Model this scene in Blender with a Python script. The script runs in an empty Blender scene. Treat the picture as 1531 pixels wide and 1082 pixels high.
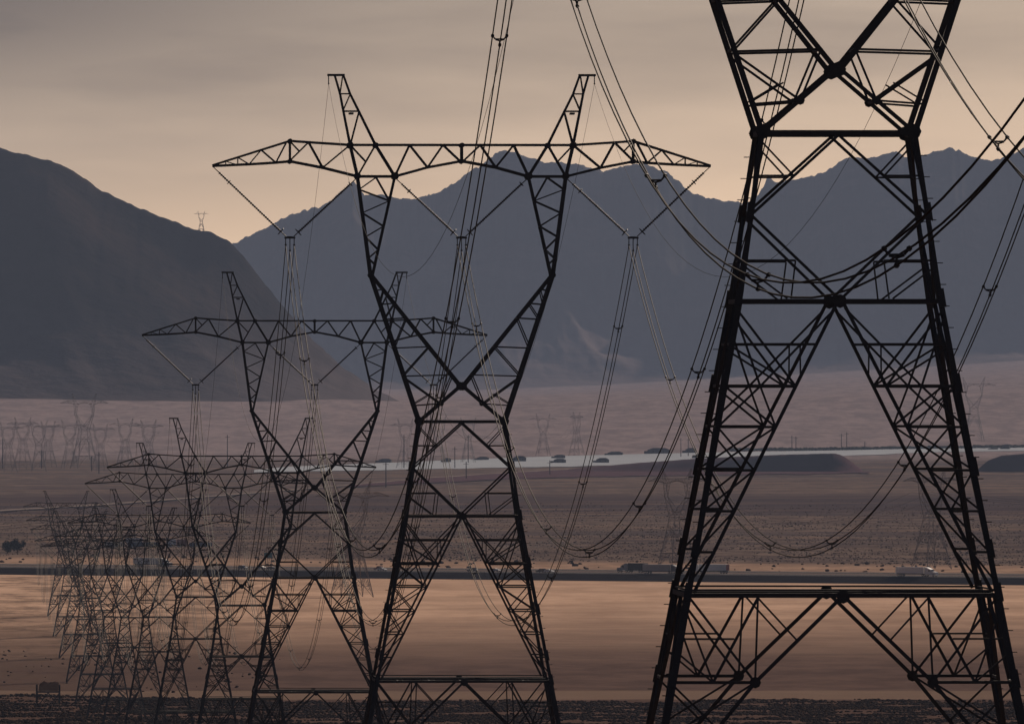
import bpy, math, random
import numpy as np
from mathutils import Vector, Matrix

random.seed(7)
rng = np.random.default_rng(7)
SC = bpy.context.scene
COL = SC.collection

# ------------------------------------------------------------------ camera, sky, sun, exposure
FPX = 21763.0            # focal length in photograph pixels (photograph 1531 wide)
CZ = 89.0                # camera height above the plain (plain is z = 0)
cam_d = bpy.data.cameras.new("camera")
cam = bpy.data.objects.new("camera", cam_d)
COL.objects.link(cam)
cam_d.sensor_width = 36.0
cam_d.lens = FPX / 1531.0 * 36.0
cam_d.clip_start = 1.0
cam_d.clip_end = 90000.0
cam.location = (0, 0, CZ)
cam.rotation_euler = (math.radians(90) + 19.0 / FPX, 0, 0)
SC.camera = cam

SUN_EL, SUN_AZ = math.radians(20), math.radians(21)       # azimuth clockwise from the view direction
world = bpy.data.worlds.new("World")
SC.world = world
world.use_nodes = True
wn, wl = world.node_tree.nodes, world.node_tree.links
wn.clear()
w_out = wn.new("ShaderNodeOutputWorld")
w_bg = wn.new("ShaderNodeBackground")
w_bg.inputs["Strength"].default_value = 0.066
sky = wn.new("ShaderNodeTexSky")
sky.sky_type = 'NISHITA'
sky.sun_disc = False
sky.sun_elevation = SUN_EL
sky.sun_rotation = SUN_AZ
sky.air_density = 0.85
sky.dust_density = 0.5
sky.ozone_density = 1.0
w_tint = wn.new("ShaderNodeMix"); w_tint.data_type = 'RGBA'; w_tint.blend_type = 'MULTIPLY'
w_tint.inputs[0].default_value = 1.0
w_tint.inputs[7].default_value = (1.0, 0.92, 1.04, 1)
w_tc = wn.new("ShaderNodeTexCoord")
w_map = wn.new("ShaderNodeMapping"); w_map.inputs["Scale"].default_value = (9, 9, 60)
w_noise = wn.new("ShaderNodeTexNoise"); w_noise.inputs["Scale"].default_value = 2.2
w_noise.inputs["Detail"].default_value = 5.0; w_noise.inputs["Roughness"].default_value = 0.55
w_ramp = wn.new("ShaderNodeMapRange")
w_ramp.inputs["From Min"].default_value = 0.38; w_ramp.inputs["From Max"].default_value = 0.66
w_cl = wn.new("ShaderNodeMix"); w_cl.data_type = 'RGBA'; w_cl.blend_type = 'MULTIPLY'
w_cl.inputs[7].default_value = (0.085, 0.085, 0.10, 1)
wl.new(w_tc.outputs["Generated"], w_map.inputs[0]); wl.new(w_map.outputs[0], w_noise.inputs["Vector"])
# high thin cloud deck: thickens with elevation above the horizon
w_sep = wn.new("ShaderNodeSeparateXYZ"); w_el = wn.new("ShaderNodeMapRange"); w_el.interpolation_type = 'SMOOTHSTEP'
w_el.inputs["From Min"].default_value = 0.003; w_el.inputs["From Max"].default_value = 0.027
w_add = wn.new("ShaderNodeMath"); w_add.operation = 'MULTIPLY_ADD'; w_add.inputs[1].default_value = 0.85; w_add.use_clamp = True
w_sc = wn.new("ShaderNodeMath"); w_sc.operation = 'MULTIPLY'; w_sc.inputs[1].default_value = 0.16
wl.new(w_tc.outputs["Generated"], w_sep.inputs[0]); wl.new(w_sep.outputs[2], w_el.inputs["Value"])
wl.new(w_noise.outputs["Fac"], w_ramp.inputs["Value"]); wl.new(w_ramp.outputs[0], w_sc.inputs[0])
# a heavier bank of the same cloud towards the left
w_bank = wn.new("ShaderNodeMapRange"); w_bank.interpolation_type = 'SMOOTHSTEP'
w_bank.inputs["From Min"].default_value = 0.012; w_bank.inputs["From Max"].default_value = -0.045
w_bank.inputs["To Min"].default_value = 0.80; w_bank.inputs["To Max"].default_value = 1.12
w_bm = wn.new("ShaderNodeMath"); w_bm.operation = 'MULTIPLY'
wl.new(w_sep.outputs[0], w_bank.inputs["Value"]); wl.new(w_el.outputs[0], w_bm.inputs[0]); wl.new(w_bank.outputs[0], w_bm.inputs[1])
wl.new(w_bm.outputs[0], w_add.inputs[0]); wl.new(w_sc.outputs[0], w_add.inputs[2]); wl.new(w_add.outputs[0], w_cl.inputs[0])
wl.new(sky.outputs[0], w_tint.inputs[6]); wl.new(w_tint.outputs[2], w_cl.inputs[6])
wl.new(w_cl.outputs[2], w_bg.inputs[0]); wl.new(w_bg.outputs[0], w_out.inputs[0])

sun_d = bpy.data.lights.new("sun", 'SUN')
sun_d.energy = 5.0
sun_d.angle = math.radians(0.6)
sun_d.color = (1.0, 0.82, 0.66)
sun = bpy.data.objects.new("sun", sun_d)
COL.objects.link(sun)
sdir = Vector((math.sin(SUN_AZ) * math.cos(SUN_EL), math.cos(SUN_AZ) * math.cos(SUN_EL), math.sin(SUN_EL)))
sun.rotation_euler = (-sdir).to_track_quat('-Z', 'Y').to_euler()
sun.location = (0, 0, 300)

SC.view_settings.view_transform = 'Standard'
SC.view_settings.look = 'None'
SC.view_settings.gamma = 1.0
SC.view_settings.exposure = 0.45
SC.view_settings.use_curve_mapping = False
SC.cycles.volume_bounces = 0
SC.cycles.max_bounces = 4
SC.cycles.use_denoising = True

# ------------------------------------------------------------------ helpers
def W(px, py, d):
    """photograph pixel at distance d -> world point (used to read positions off the photograph)"""
    return Vector(((px - 765.5) / FPX * d, d, CZ + (560.0 - py) / FPX * d))

def interp(x, xs, ys):
    return float(np.interp(x, xs, ys))

def tag(o, label=None, cat=None, group=None, kind=None):
    if label: o["label"] = label
    if cat: o["category"] = cat
    if group: o["group"] = group
    if kind: o["kind"] = kind
    return o

def empty(name, loc=(0, 0, 0), rz=0.0):
    o = bpy.data.objects.new(name, None)
    o.location = loc; o.rotation_euler = (0, 0, rz)
    o.empty_display_size = 1.0
    COL.objects.link(o)
    return o

def link(name, mesh, parent=None, matrix=None):
    o = bpy.data.objects.new(name, mesh)
    COL.objects.link(o)
    if parent is not None: o.parent = parent
    if matrix is not None: o.matrix_local = matrix
    return o

def copy_tree(o, parent=None):
    c = o.copy(); COL.objects.link(c); c.parent = parent
    for ch in o.children: copy_tree(ch, c)
    return c

class MB:
    def __init__(s): s.v = []; s.f = []; s.m = []
    def add(s, vs, fs, mi=0):
        b = len(s.v); s.v += [tuple(v) for v in vs]; s.f += [tuple(b + i for i in f) for f in fs]; s.m += [mi] * len(fs)
        return s
    def box(s, a, b, mi=0):
        x0, y0, z0 = a; x1, y1, z1 = b
        return s.add([(x0,y0,z0),(x1,y0,z0),(x1,y1,z0),(x0,y1,z0),(x0,y0,z1),(x1,y0,z1),(x1,y1,z1),(x0,y1,z1)],
              [(0,3,2,1),(4,5,6,7),(0,1,5,4),(1,2,6,5),(2,3,7,6),(3,0,4,7)], mi)
    def extr(s, prof, y0, y1, mi=0):
        """profile in x,z extruded along y"""
        n = len(prof)
        vs = [(p[0], y0, p[1]) for p in prof] + [(p[0], y1, p[1]) for p in prof]
        fs = [(i, (i + 1) % n, n + (i + 1) % n, n + i) for i in range(n)] + [tuple(range(n))[::-1], tuple(range(n, 2 * n))]
        return s.add(vs, fs, mi)
    def cyl(s, p, q, r, n=8, mi=0, r2=None):
        p = Vector(p); q = Vector(q); m = axis_matrix(p, q)
        L = (q - p).length; r2 = r if r2 is None else r2
        vs = [m @ Vector((r * math.cos(6.2832 * i / n), r * math.sin(6.2832 * i / n), 0)) for i in range(n)]
        vs += [m @ Vector((r2 * math.cos(6.2832 * i / n), r2 * math.sin(6.2832 * i / n), L)) for i in range(n)]
        fs = [(i, (i + 1) % n, n + (i + 1) % n, n + i) for i in range(n)] + [tuple(range(n))[::-1], tuple(range(n, 2 * n))]
        return s.add(vs, fs, mi)
    def angle(s, p, q, w, mi=0, ref=None):
        m = axis_matrix(Vector(p), Vector(q), ref) @ Matrix.Diagonal((w, w, (Vector(q) - Vector(p)).length, 1))
        return s.add([m @ Vector(v) for v in LV], LF, mi)
    def mesh(s, name, mats):
        me = bpy.data.meshes.new(name)
        me.from_pydata(s.v, [], s.f)
        for m in (mats if isinstance(mats, (list, tuple)) else [mats]): me.materials.append(m)
        if len(me.materials) > 1: me.polygons.foreach_set("material_index", s.m)
        me.validate(); me.update()
        return me

# unit L-angle (legs 1 wide, 0.13 thick, length 1 on z)
_t = 0.16
_prof = [(-0.5, -0.5), (0.5, -0.5), (0.5, -0.5 + _t), (-0.5 + _t, -0.5 + _t), (-0.5 + _t, 0.5), (-0.5, 0.5)]
LV = [(a, b, 0) for a, b in _prof] + [(a, b, 1) for a, b in _prof]
LF = [(i, (i + 1) % 6, 6 + (i + 1) % 6, 6 + i) for i in range(6)] + [(3, 2, 1, 0), (5, 4, 3, 0), (6, 7, 8, 9), (6, 9, 10, 11)]

def axis_matrix(p, q, ref=None):
    z = (q - p).normalized()
    r = Vector(ref) if ref is not None else Vector((0, 1, 0))
    if abs(z.dot(r)) > 0.95: r = Vector((1, 0, 0)) if abs(z.x) < 0.9 else Vector((0, 0, 1))
    x = r.cross(z).normalized(); y = z.cross(x)
    m = Matrix.Identity(4)
    for i in range(3): m[i][0] = x[i]; m[i][1] = y[i]; m[i][2] = z[i]; m[i][3] = p[i]
    return m

def np_mesh(name, V, F, mat):
    me = bpy.data.meshes.new(name)
    V = np.asarray(V, np.float32); F = np.asarray(F, np.int32)
    me.vertices.add(len(V)); me.vertices.foreach_set("co", V.ravel())
    k = F.shape[1]
    me.loops.add(F.size); me.loops.foreach_set("vertex_index", F.ravel())
    me.polygons.add(len(F))
    me.polygons.foreach_set("loop_start", np.arange(0, F.size, k, dtype=np.int32))
    me.materials.append(mat); me.update(calc_edges=True); me.validate()
    return me

# value noise in numpy
_tab = rng.random((512, 512))
def vnoise(x, y):
    xi = np.floor(x).astype(int); yi = np.floor(y).astype(int)
    fx = x - xi; fy = y - yi
    fx = fx * fx * (3 - 2 * fx); fy = fy * fy * (3 - 2 * fy)
    a = _tab[xi % 512, yi % 512]; b = _tab[(xi + 1) % 512, yi % 512]
    c = _tab[xi % 512, (yi + 1) % 512]; d = _tab[(xi + 1) % 512, (yi + 1) % 512]
    return (a * (1 - fx) + b * fx) * (1 - fy) + (c * (1 - fx) + d * fx) * fy
def fbm(x, y, o=5, g=0.5):
    s = 0; a = 1; t = 0
    for i in range(o):
        s = s + a * vnoise(x * 2 ** i + 17.3 * i, y * 2 ** i + 9.1 * i); t += a; a *= g
    return s / t
def ridged(x, y, o=5):
    s = 0; a = 1; t = 0
    for i in range(o):
        s = s + a * (1 - np.abs(2 * vnoise(x * 2 ** i + 31 * i, y * 2 ** i + 5 * i) - 1)); t += a; a *= 0.5
    return s / t

# ------------------------------------------------------------------ materials
def mat(name, color, rough=0.8, metal=0.0, var=0.0, scale=3.0, spec=None, bump=0.0):
    m = bpy.data.materials.new(name); m.use_nodes = True
    nt = m.node_tree; b = nt.nodes["Principled BSDF"]
    b.inputs["Roughness"].default_value = rough; b.inputs["Metallic"].default_value = metal
    if spec is not None: b.inputs["Specular IOR Level"].default_value = spec
    tc = nt.nodes.new("ShaderNodeTexCoord")
    nz = nt.nodes.new("ShaderNodeTexNoise"); nz.inputs["Scale"].default_value = scale; nz.inputs["Detail"].default_value = 4
    nt.links.new(tc.outputs["Object"], nz.inputs["Vector"])
    mx = nt.nodes.new("ShaderNodeMix"); mx.data_type = 'RGBA'
    mx.inputs[6].default_value = tuple(c * (1 - var) for c in color) + (1,)
    mx.inputs[7].default_value = tuple(min(1, c * (1 + var)) for c in color) + (1,)
    nt.links.new(nz.outputs["Fac"], mx.inputs[0]); nt.links.new(mx.outputs[2], b.inputs["Base Color"])
    if bump:
        bp = nt.nodes.new("ShaderNodeBump"); bp.inputs["Strength"].default_value = bump
        nt.links.new(nz.outputs["Fac"], bp.inputs["Height"]); nt.links.new(bp.outputs[0], b.inputs["Normal"])
    return m

M_STEEL = mat("weathered_steel", (0.035, 0.033, 0.033), 0.7, 0.3, 0.35, 1.3)
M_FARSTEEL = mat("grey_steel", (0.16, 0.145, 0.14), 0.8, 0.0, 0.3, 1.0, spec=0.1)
M_WIRE = mat("aluminium_wire", (0.018, 0.015, 0.013), 0.7, 0.0, 0.2, 0.5, spec=0.02)
M_INS = mat("dark_insulator", (0.035, 0.03, 0.03), 0.6, 0.0, 0.2, 4, spec=0.12)
M_CONC = mat("concrete", (0.3, 0.28, 0.25), 0.9, 0, 0.2, 2, spec=0.0)
M_WOOD = mat("old_timber", (0.07, 0.055, 0.045), 0.9, 0, 0.3, 2, spec=0.0)
M_ROAD = mat("asphalt", (0.07, 0.067, 0.070), 0.75, 0, 0.25, 0.08, spec=0.0)
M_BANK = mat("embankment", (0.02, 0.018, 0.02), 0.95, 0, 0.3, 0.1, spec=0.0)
M_LINE = mat("road_paint", (0.7, 0.7, 0.66), 0.7)
M_GRAVEL = mat("shoulder_gravel", (0.15, 0.12, 0.11), 0.95, 0, 0.25, 0.05, spec=0.0)
M_WHITE = mat("white_paint", (0.82, 0.80, 0.78), 0.4, 0, 0.06, 0.6)
M_GREYP = mat("grey_paint", (0.36, 0.35, 0.35), 0.45, 0, 0.1, 0.6)
M_BLACKP = mat("black_paint", (0.02, 0.02, 0.024), 0.35, 0, 0.1, 0.6)
M_REDP = mat("dull_red_paint", (0.22, 0.05, 0.035), 0.5, 0, 0.2, 0.6)
M_TEALP = mat("teal_paint", (0.03, 0.13, 0.14), 0.5, 0, 0.2, 0.6)
M_BLUEP = mat("dark_blue_paint", (0.03, 0.045, 0.09), 0.5, 0, 0.2, 0.6)
M_GLASS = mat("vehicle_glass", (0.02, 0.025, 0.03), 0.08, 0, 0, 1, 0.8)
M_RUBBER = mat("tyre_rubber", (0.02, 0.02, 0.02), 0.9)
M_CHROME = mat("bright_metal", (0.6, 0.6, 0.6), 0.2, 1.0)
M_SCRUB = mat("dark_scrub", (0.050, 0.033, 0.024), 0.95, 0, 0.5, 0.15, spec=0.0)
M_SCRUB2 = mat("sage_scrub", (0.075, 0.055, 0.045), 0.95, 0, 0.5, 0.05, spec=0.0)
M_BARK = mat("bark", (0.06, 0.045, 0.035), 0.95, spec=0.0)
M_LEAF = mat("dusty_leaf", (0.03, 0.035, 0.02), 0.9, 0, 0.4, 1.5, spec=0.0)
M_SHED = mat("weathered_siding", (0.09, 0.10, 0.095), 0.85, 0, 0.3, 0.3, spec=0.0)
M_ROOF = mat("dark_roof", (0.06, 0.065, 0.065), 0.85, 0, 0.2, 0.3, spec=0.0)
M_TAN = mat("rusty_tan_sheet", (0.36, 0.21, 0.11), 0.8, 0, 0.4, 1.2, spec=0.0)

def ground_material():
    m = bpy.data.materials.new("desert_ground"); m.use_nodes = True
    nt = m.node_tree; N = nt.nodes; L = nt.links; b = N["Principled BSDF"]
    b.inputs["Roughness"].default_value = 0.95; b.inputs["Specular IOR Level"].default_value = 0.0
    geo = N.new("ShaderNodeNewGeometry")
    sep = N.new("ShaderNodeSeparateXYZ"); L.new(geo.outputs["Position"], sep.inputs[0])
    def noise(scale, sc=(1, 1, 1), det=5, rough=0.55):
        mp = N.new("ShaderNodeMapping"); mp.inputs["Scale"].default_value = sc
        nz = N.new("ShaderNodeTexNoise"); nz.inputs["Scale"].default_value = scale
        nz.inputs["Detail"].default_value = det; nz.inputs["Roughness"].default_value = rough
        L.new(geo.outputs["Position"], mp.inputs[0]); L.new(mp.outputs[0], nz.inputs["Vector"])
        return nz.outputs["Fac"]
    def math_(op, a, c, d=None):
        n = N.new("ShaderNodeMath"); n.operation = op
        for i, v in enumerate((a, c, d)):
            if v is None: continue
            if isinstance(v, (int, float)): n.inputs[i].default_value = v
            else: L.new(v, n.inputs[i])
        return n.outputs[0]
    def step(v, a, c):
        n = N.new("ShaderNodeMapRange"); n.interpolation_type = 'SMOOTHSTEP'
        n.inputs["From Min"].default_value = a; n.inputs["From Max"].default_value = c
        L.new(v, n.inputs["Value"]); return n.outputs[0]
    def mix(fac, a, c):
        n = N.new("ShaderNodeMix"); n.data_type = 'RGBA'
        if isinstance(fac, (int, float)): n.inputs[0].default_value = fac
        else: L.new(fac, n.inputs[0])
        for i, v in ((6, a), (7, c)):
            if isinstance(v, tuple): n.inputs[i].default_value = v + (1,)
            else: L.new(v, n.inputs[i])
        return n.outputs[2]
    X, Y = sep.outputs[0], sep.outputs[1]
    n_fine = noise(0.35, det=6, rough=0.7)
    n_mid = noise(0.03, (1.5, 0.4, 1), 6, 0.7)
    n_streak = noise(0.0045, (2.2, 1.3, 1), 6, 0.65)
    n_edge = noise(0.02, det=4)
    # near scrub slope
    near = mix(step(n_fine, 0.35, 0.65), (0.055, 0.034, 0.028), (0.12, 0.076, 0.06))
    # ploughed tan field, browner near side, part lens darkening put into the colour
    tan = mix(step(n_streak, 0.38, 0.62), (0.45, 0.305, 0.22), (0.59, 0.40, 0.29))
    tan = mix(math_('MULTIPLY', step(n_mid, 0.40, 0.66), 0.38), tan, (0.27, 0.165, 0.11))
    brown = mix(step(n_mid, 0.35, 0.65), (0.085, 0.056, 0.047), (0.13, 0.085, 0.07))
    n_left = math_('MULTIPLY', X, -0.35)
    yb = math_('ADD', Y, math_('MULTIPLY', n_streak, 500))
    field = mix(step(yb, 4300 + 250, 5750 + 250), brown, tan)
    # pale strip at the near edge of the field
    pale = step(math_('ADD', Y, math_('MULTIPLY', n_edge, 40)), 3820, 3850)
    pale2 = step(math_('ADD', Y, math_('MULTIPLY', n_edge, 60)), 3990, 4020)
    strip = math_('SUBTRACT', pale, pale2)
    field = mix(math_('MULTIPLY', strip, 0.7), field, (0.20, 0.14, 0.105))
    left_rough = math_('MULTIPLY', step(math_('MULTIPLY', X, -1), 60, 130), step(n_mid, 0.42, 0.62))
    field = mix(math_('MULTIPLY', left_rough, 0.6), field, (0.085, 0.06, 0.045))
    ynear = math_('ADD', Y, math_('ADD', math_('MULTIPLY', n_edge, 90), math_('MULTIPLY', step(math_('MULTIPLY', X, -1), 70, 140), -100)))
    col = mix(step(ynear, 3830, 3865), near, field)
    # highway verge, then the sage plain (road runs obliquely: depth measured across the road)
    vr = math_('ADD', Y, math_('MULTIPLY', X, 0.744))
    vrn = math_('ADD', vr, math_('MULTIPLY', n_edge, 160))
    verge = mix(step(n_mid, 0.4, 0.6), (0.36, 0.24, 0.175), (0.24, 0.16, 0.115))
    sage = mix(step(n_mid, 0.42, 0.60), (0.098, 0.072, 0.062), (0.165, 0.120, 0.098))
    sage = mix(math_('MULTIPLY', step(n_streak, 0.45, 0.62), 0.55), sage, (0.062, 0.045, 0.044))
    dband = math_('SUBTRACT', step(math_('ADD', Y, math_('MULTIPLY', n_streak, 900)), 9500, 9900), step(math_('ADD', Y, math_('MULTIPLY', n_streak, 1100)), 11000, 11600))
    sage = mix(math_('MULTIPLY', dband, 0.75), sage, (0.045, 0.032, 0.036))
    col = mix(step(vr, 6330, 6335), col, verge)
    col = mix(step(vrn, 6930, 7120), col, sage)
    # pale tracks and washes across the plain
    tr = noise(0.0016, (0.5, 2.5, 1), 3, 0.5)
    band = math_('SUBTRACT', step(tr, 0.50, 0.515), step(tr, 0.525, 0.545))
    far_ok = step(Y, 7300, 7800)
    col = mix(math_('MULTIPLY', math_('MULTIPLY', band, far_ok), 0.55), col, (0.19, 0.125, 0.09))
    dk = math_('SUBTRACT', step(tr, 0.40, 0.42), step(tr, 0.45, 0.47))
    col = mix(math_('MULTIPLY', math_('MULTIPLY', dk, far_ok), 0.6), col, (0.055, 0.045, 0.05))
    # fan at the mountain foot
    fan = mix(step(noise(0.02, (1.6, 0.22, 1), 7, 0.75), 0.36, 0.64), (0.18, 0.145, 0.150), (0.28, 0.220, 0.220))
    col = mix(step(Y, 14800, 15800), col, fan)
    L.new(col, b.inputs["Base Color"])
    bp = N.new("ShaderNodeBump"); bp.inputs["Strength"].default_value = 0.5; bp.inputs["Distance"].default_value = 1.0
    L.new(n_fine, bp.inputs["Height"]); L.new(bp.outputs[0], b.inputs["Normal"])
    return m

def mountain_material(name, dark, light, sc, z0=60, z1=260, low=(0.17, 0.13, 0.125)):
    m = bpy.data.materials.new(name); m.use_nodes = True
    nt = m.node_tree; N = nt.nodes; L = nt.links; b = N["Principled BSDF"]
    b.inputs["Roughness"].default_value = 0.95; b.inputs["Specular IOR Level"].default_value = 0.0
    geo = N.new("ShaderNodeNewGeometry")
    nz = N.new("ShaderNodeTexNoise"); nz.inputs["Scale"].default_value = sc; nz.inputs["Detail"].default_value = 7
    nz.inputs["Roughness"].default_value = 0.62
    L.new(geo.outputs["Position"], nz.inputs["Vector"])
    r = N.new("ShaderNodeMapRange"); r.inputs["From Min"].default_value = 0.5; r.inputs["From Max"].default_value = 0.75
    L.new(nz.outputs["Fac"], r.inputs["Value"])
    mx = N.new("ShaderNodeMix"); mx.data_type = 'RGBA'
    mx.inputs[6].default_value = dark + (1,); mx.inputs[7].default_value = light + (1,)
    L.new(r.outputs[0], mx.inputs[0])
    # valley haze painted in: rock colour mixed paler on the lowest slopes
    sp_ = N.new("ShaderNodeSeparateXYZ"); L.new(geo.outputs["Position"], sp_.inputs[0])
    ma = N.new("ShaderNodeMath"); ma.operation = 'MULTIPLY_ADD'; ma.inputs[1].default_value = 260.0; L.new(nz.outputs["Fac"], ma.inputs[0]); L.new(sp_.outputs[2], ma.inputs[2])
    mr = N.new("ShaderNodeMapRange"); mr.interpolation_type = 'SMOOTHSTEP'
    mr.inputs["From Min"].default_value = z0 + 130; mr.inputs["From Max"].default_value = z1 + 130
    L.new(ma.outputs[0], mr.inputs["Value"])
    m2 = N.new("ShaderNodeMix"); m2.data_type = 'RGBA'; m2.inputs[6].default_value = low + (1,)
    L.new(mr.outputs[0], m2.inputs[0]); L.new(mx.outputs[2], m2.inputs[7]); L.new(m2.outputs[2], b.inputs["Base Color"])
    bp = N.new("ShaderNodeBump"); bp.inputs["Strength"].default_value = 0.8; bp.inputs["Distance"].default_value = 30
    L.new(nz.outputs["Fac"], bp.inputs["Height"]); L.new(bp.outputs[0], b.inputs["Normal"])
    return m

# ------------------------------------------------------------------ terrain
PD = [-600, 0, 115, 300, 523, 931, 1344, 1724, 2098, 2532, 2940, 3345, 3750, 4155, 4700, 40000]
PZ = [4, -2.0, -4.2, -9.5, -15.2, -27, -36.6, -45.8, -56, -66, -73, -79.3, -84.5, -87.6, -89, -89]
def fan_top(px):
    return np.interp(px, [-6000, 0, 200, 450, 700, 900, 1200, 1531, 8000], [580, 574, 572, 580, 584, 576, 558, 540, 540])
def ground_z(x, y):
    x = np.asarray(x, float); y = np.asarray(y, float)
    z = np.interp(y, PD, PZ)
    z = z + np.clip((4000 - y) / 1500, 0, 1) * (fbm(x / 60 + 3, y / 90 + 7, 4) - 0.5) * 2.0
    z = z + 0.5 * (fbm(x / 200, y / 300, 3) - 0.5) * np.clip((y - 6800) / 1500, 0, 1) * 6
    px = 765.5 + x * FPX / np.maximum(y, 15000)
    z1 = (560 - np.interp(px, [0, 450, 700, 1531], [588, 594, 604, 588])) / FPX * 19500 + 89
    z2 = (560 - fan_top(px)) / FPX * 38300 + 89
    t1 = np.clip((y - 15300) / 4200, 0, 1); t2 = np.clip((y - 19500) / 18800, 0, 1)
    z = z + z1 * (0.7 * t1 + 0.3 * t1 * t1) + (z2 - z1) * t2 + t1 * 8 * (fbm(x / 700, y / 900, 5) - 0.5)
    return z + CZ

def grid_mesh(name, xs, ys, zf, m):
    X, Y = np.meshgrid(xs, ys)
    Z = zf(X, Y)
    V = np.stack([X, Y, Z], -1).reshape(-1, 3)
    nx, ny = len(xs), len(ys)
    i = np.arange(nx - 1)[None, :] + nx * np.arange(ny - 1)[:, None]
    F = np.stack([i, i + 1, i + nx + 1, i + nx], -1).reshape(-1, 4)
    me = np_mesh(name, V, F, m)
    me.polygons.foreach_set("use_smooth", [True] * len(me.polygons))
    return me

def spaced(a, b, lo, g):
    out = [a]; s = lo
    while out[-1] < b: out.append(out[-1] + s); s *= g
    return out
half = spaced(0, 14500, 6, 1.028)
gx = np.array([-v for v in half[:0:-1]] + half)
gy = np.array(list(np.arange(-500, 3000, 50)) + list(np.arange(3000, 4300, 10)) + list(np.arange(4300, 7500, 40)) + list(np.arange(7500, 42000, 130)))
M_GROUND = ground_material()
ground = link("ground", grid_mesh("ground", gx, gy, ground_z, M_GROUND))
tag(ground, "desert plain of dark scrub and tan dirt running to the mountains", "ground", kind="structure")

def rangef(pts, d_ridge, d_foot, d_back, amp, jag, seed, foot_y=None):
    xs_, ys_ = zip(*pts)
    def zf(X, Y):
        px = 765.5 + X * FPX / d_ridge
        ry = np.interp(px, xs_, ys_)
        ry = ry + jag * (ridged(px / 11 + seed, px * 0 + seed, 4) - 0.62) * 2.6 + 0.8 * jag * (fbm(px / 45 + seed, px * 0 + 2.2, 3) - 0.5) * 2
        zr = (560 - ry) / FPX * d_ridge + CZ
        zfoot = ground_z(X, Y * 0 + d_foot) - 6
        # warp rows so spurs run down towards the plain
        wob = (fbm(X / 900 + seed, Y / 2500, 4) - 0.5)
        t = (Y - d_foot) / (d_ridge - d_foot)
        tt = np.clip(t, 0, 1)
        g = 0.22 * tt + 0.78 * tt ** 1.7
        rv = ridged(X / 520 + seed + 0.6 * wob + tt * 0.5, Y / 1300 + seed * 0.3, 6)
        h = g + amp * (rv - 0.62) * np.sin(np.pi * tt) ** 0.8 * (0.4 + 0.6 * tt)
        h = np.minimum(h, 0.06 + 0.94 * tt)
        back = np.clip((Y - d_ridge) / (d_back - d_ridge), 0, 1)
        h = np.where(t > 1, 1 - back * 0.8 - 0.1 * np.sin(back * 9) * back, h)
        h = np.where(t < 0, 0, h)
        return zfoot + (zr - zfoot) * h
    return zf

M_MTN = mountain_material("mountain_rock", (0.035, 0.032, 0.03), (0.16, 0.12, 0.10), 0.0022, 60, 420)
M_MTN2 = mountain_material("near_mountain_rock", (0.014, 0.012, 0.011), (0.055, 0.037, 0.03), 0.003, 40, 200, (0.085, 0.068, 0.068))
R_MAIN = [(-9000, 330), (-3500, 240), (-1500, 300), (-300, 240), (100, 330), (250, 380), (348, 363), (373, 352), (400, 340), (415, 330), (443, 318), (487, 303), (515, 280), (528, 268), (545, 290), (575, 290), (588, 296), (620, 296), (660, 285), (690, 265),
          (715, 250), (740, 228), (755, 222), (770, 228), (800, 236), (815, 243), (840, 240), (868, 246), (900, 253), (925, 247), (965, 243), (985, 253), (1000, 259), (1025, 280), (1045, 291), (1080, 300),
          (1110, 304), (1135, 290), (1148, 262), (1160, 270), (1190, 266), (1212, 262), (1232, 256), (1255, 240), (1270, 234), (1300, 236), (1325, 228), (1340, 225), (1352, 233), (1380, 230), (1400, 224),
          (1420, 221), (1440, 226), (1455, 236), (1472, 240), (1490, 239), (1508, 230), (1531, 222), (1700, 210), (2300, 260), (3200, 190), (5200, 300), (9000, 250)]
_h = list(np.arange(0, 1620, 4.4)) + spaced(1620, 14300, 10, 1.04)
mx = np.array([-v for v in _h[:0:-1]] + _h)
my = np.concatenate([np.linspace(38300, 39975, 70), [40000], np.linspace(40080, 42500, 14)])
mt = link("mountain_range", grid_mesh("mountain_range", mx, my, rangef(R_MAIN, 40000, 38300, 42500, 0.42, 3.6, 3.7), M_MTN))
tag(mt, "dark blue jagged mountain range across the whole horizon", "mountains", kind="structure")
R_LEFT = [(-9000, 300), (-4000, 200), (-1800, 260), (-600, 190), (-200, 205), (0, 222), (40, 232), (85, 243), (115, 258), (150, 283), (175, 295), (205, 309), (235, 322), (270, 334), (290, 343), (312, 346), (330, 354), (345, 362), (368, 388),
          (400, 428), (432, 468), (470, 510), (512, 548), (562, 582), (625, 612), (9000, 640)]
mx2 = np.array([-v for v in _h[:0:-1]] + [v for v in _h if v < 700])
my2 = np.concatenate([np.linspace(19150, 19985, 50), [20000], np.linspace(20050, 21200, 10)])
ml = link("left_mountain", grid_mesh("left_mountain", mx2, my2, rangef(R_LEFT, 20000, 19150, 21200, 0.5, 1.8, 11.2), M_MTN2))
tag(ml, "nearer dark mountain slope falling from the left edge", "mountains", kind="structure")

def ground_d(px, py):
    """distance at which the ground is seen at photograph pixel (px, py)"""
    lo, hi = 3000.0, 38000.0
    for _ in range(40):
        m = (lo + hi) / 2
        if 560 - (float(ground_z((px - 765.5) / FPX * m, m)) - CZ) * FPX / m > py: lo = m
        else: hi = m
    return lo
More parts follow.
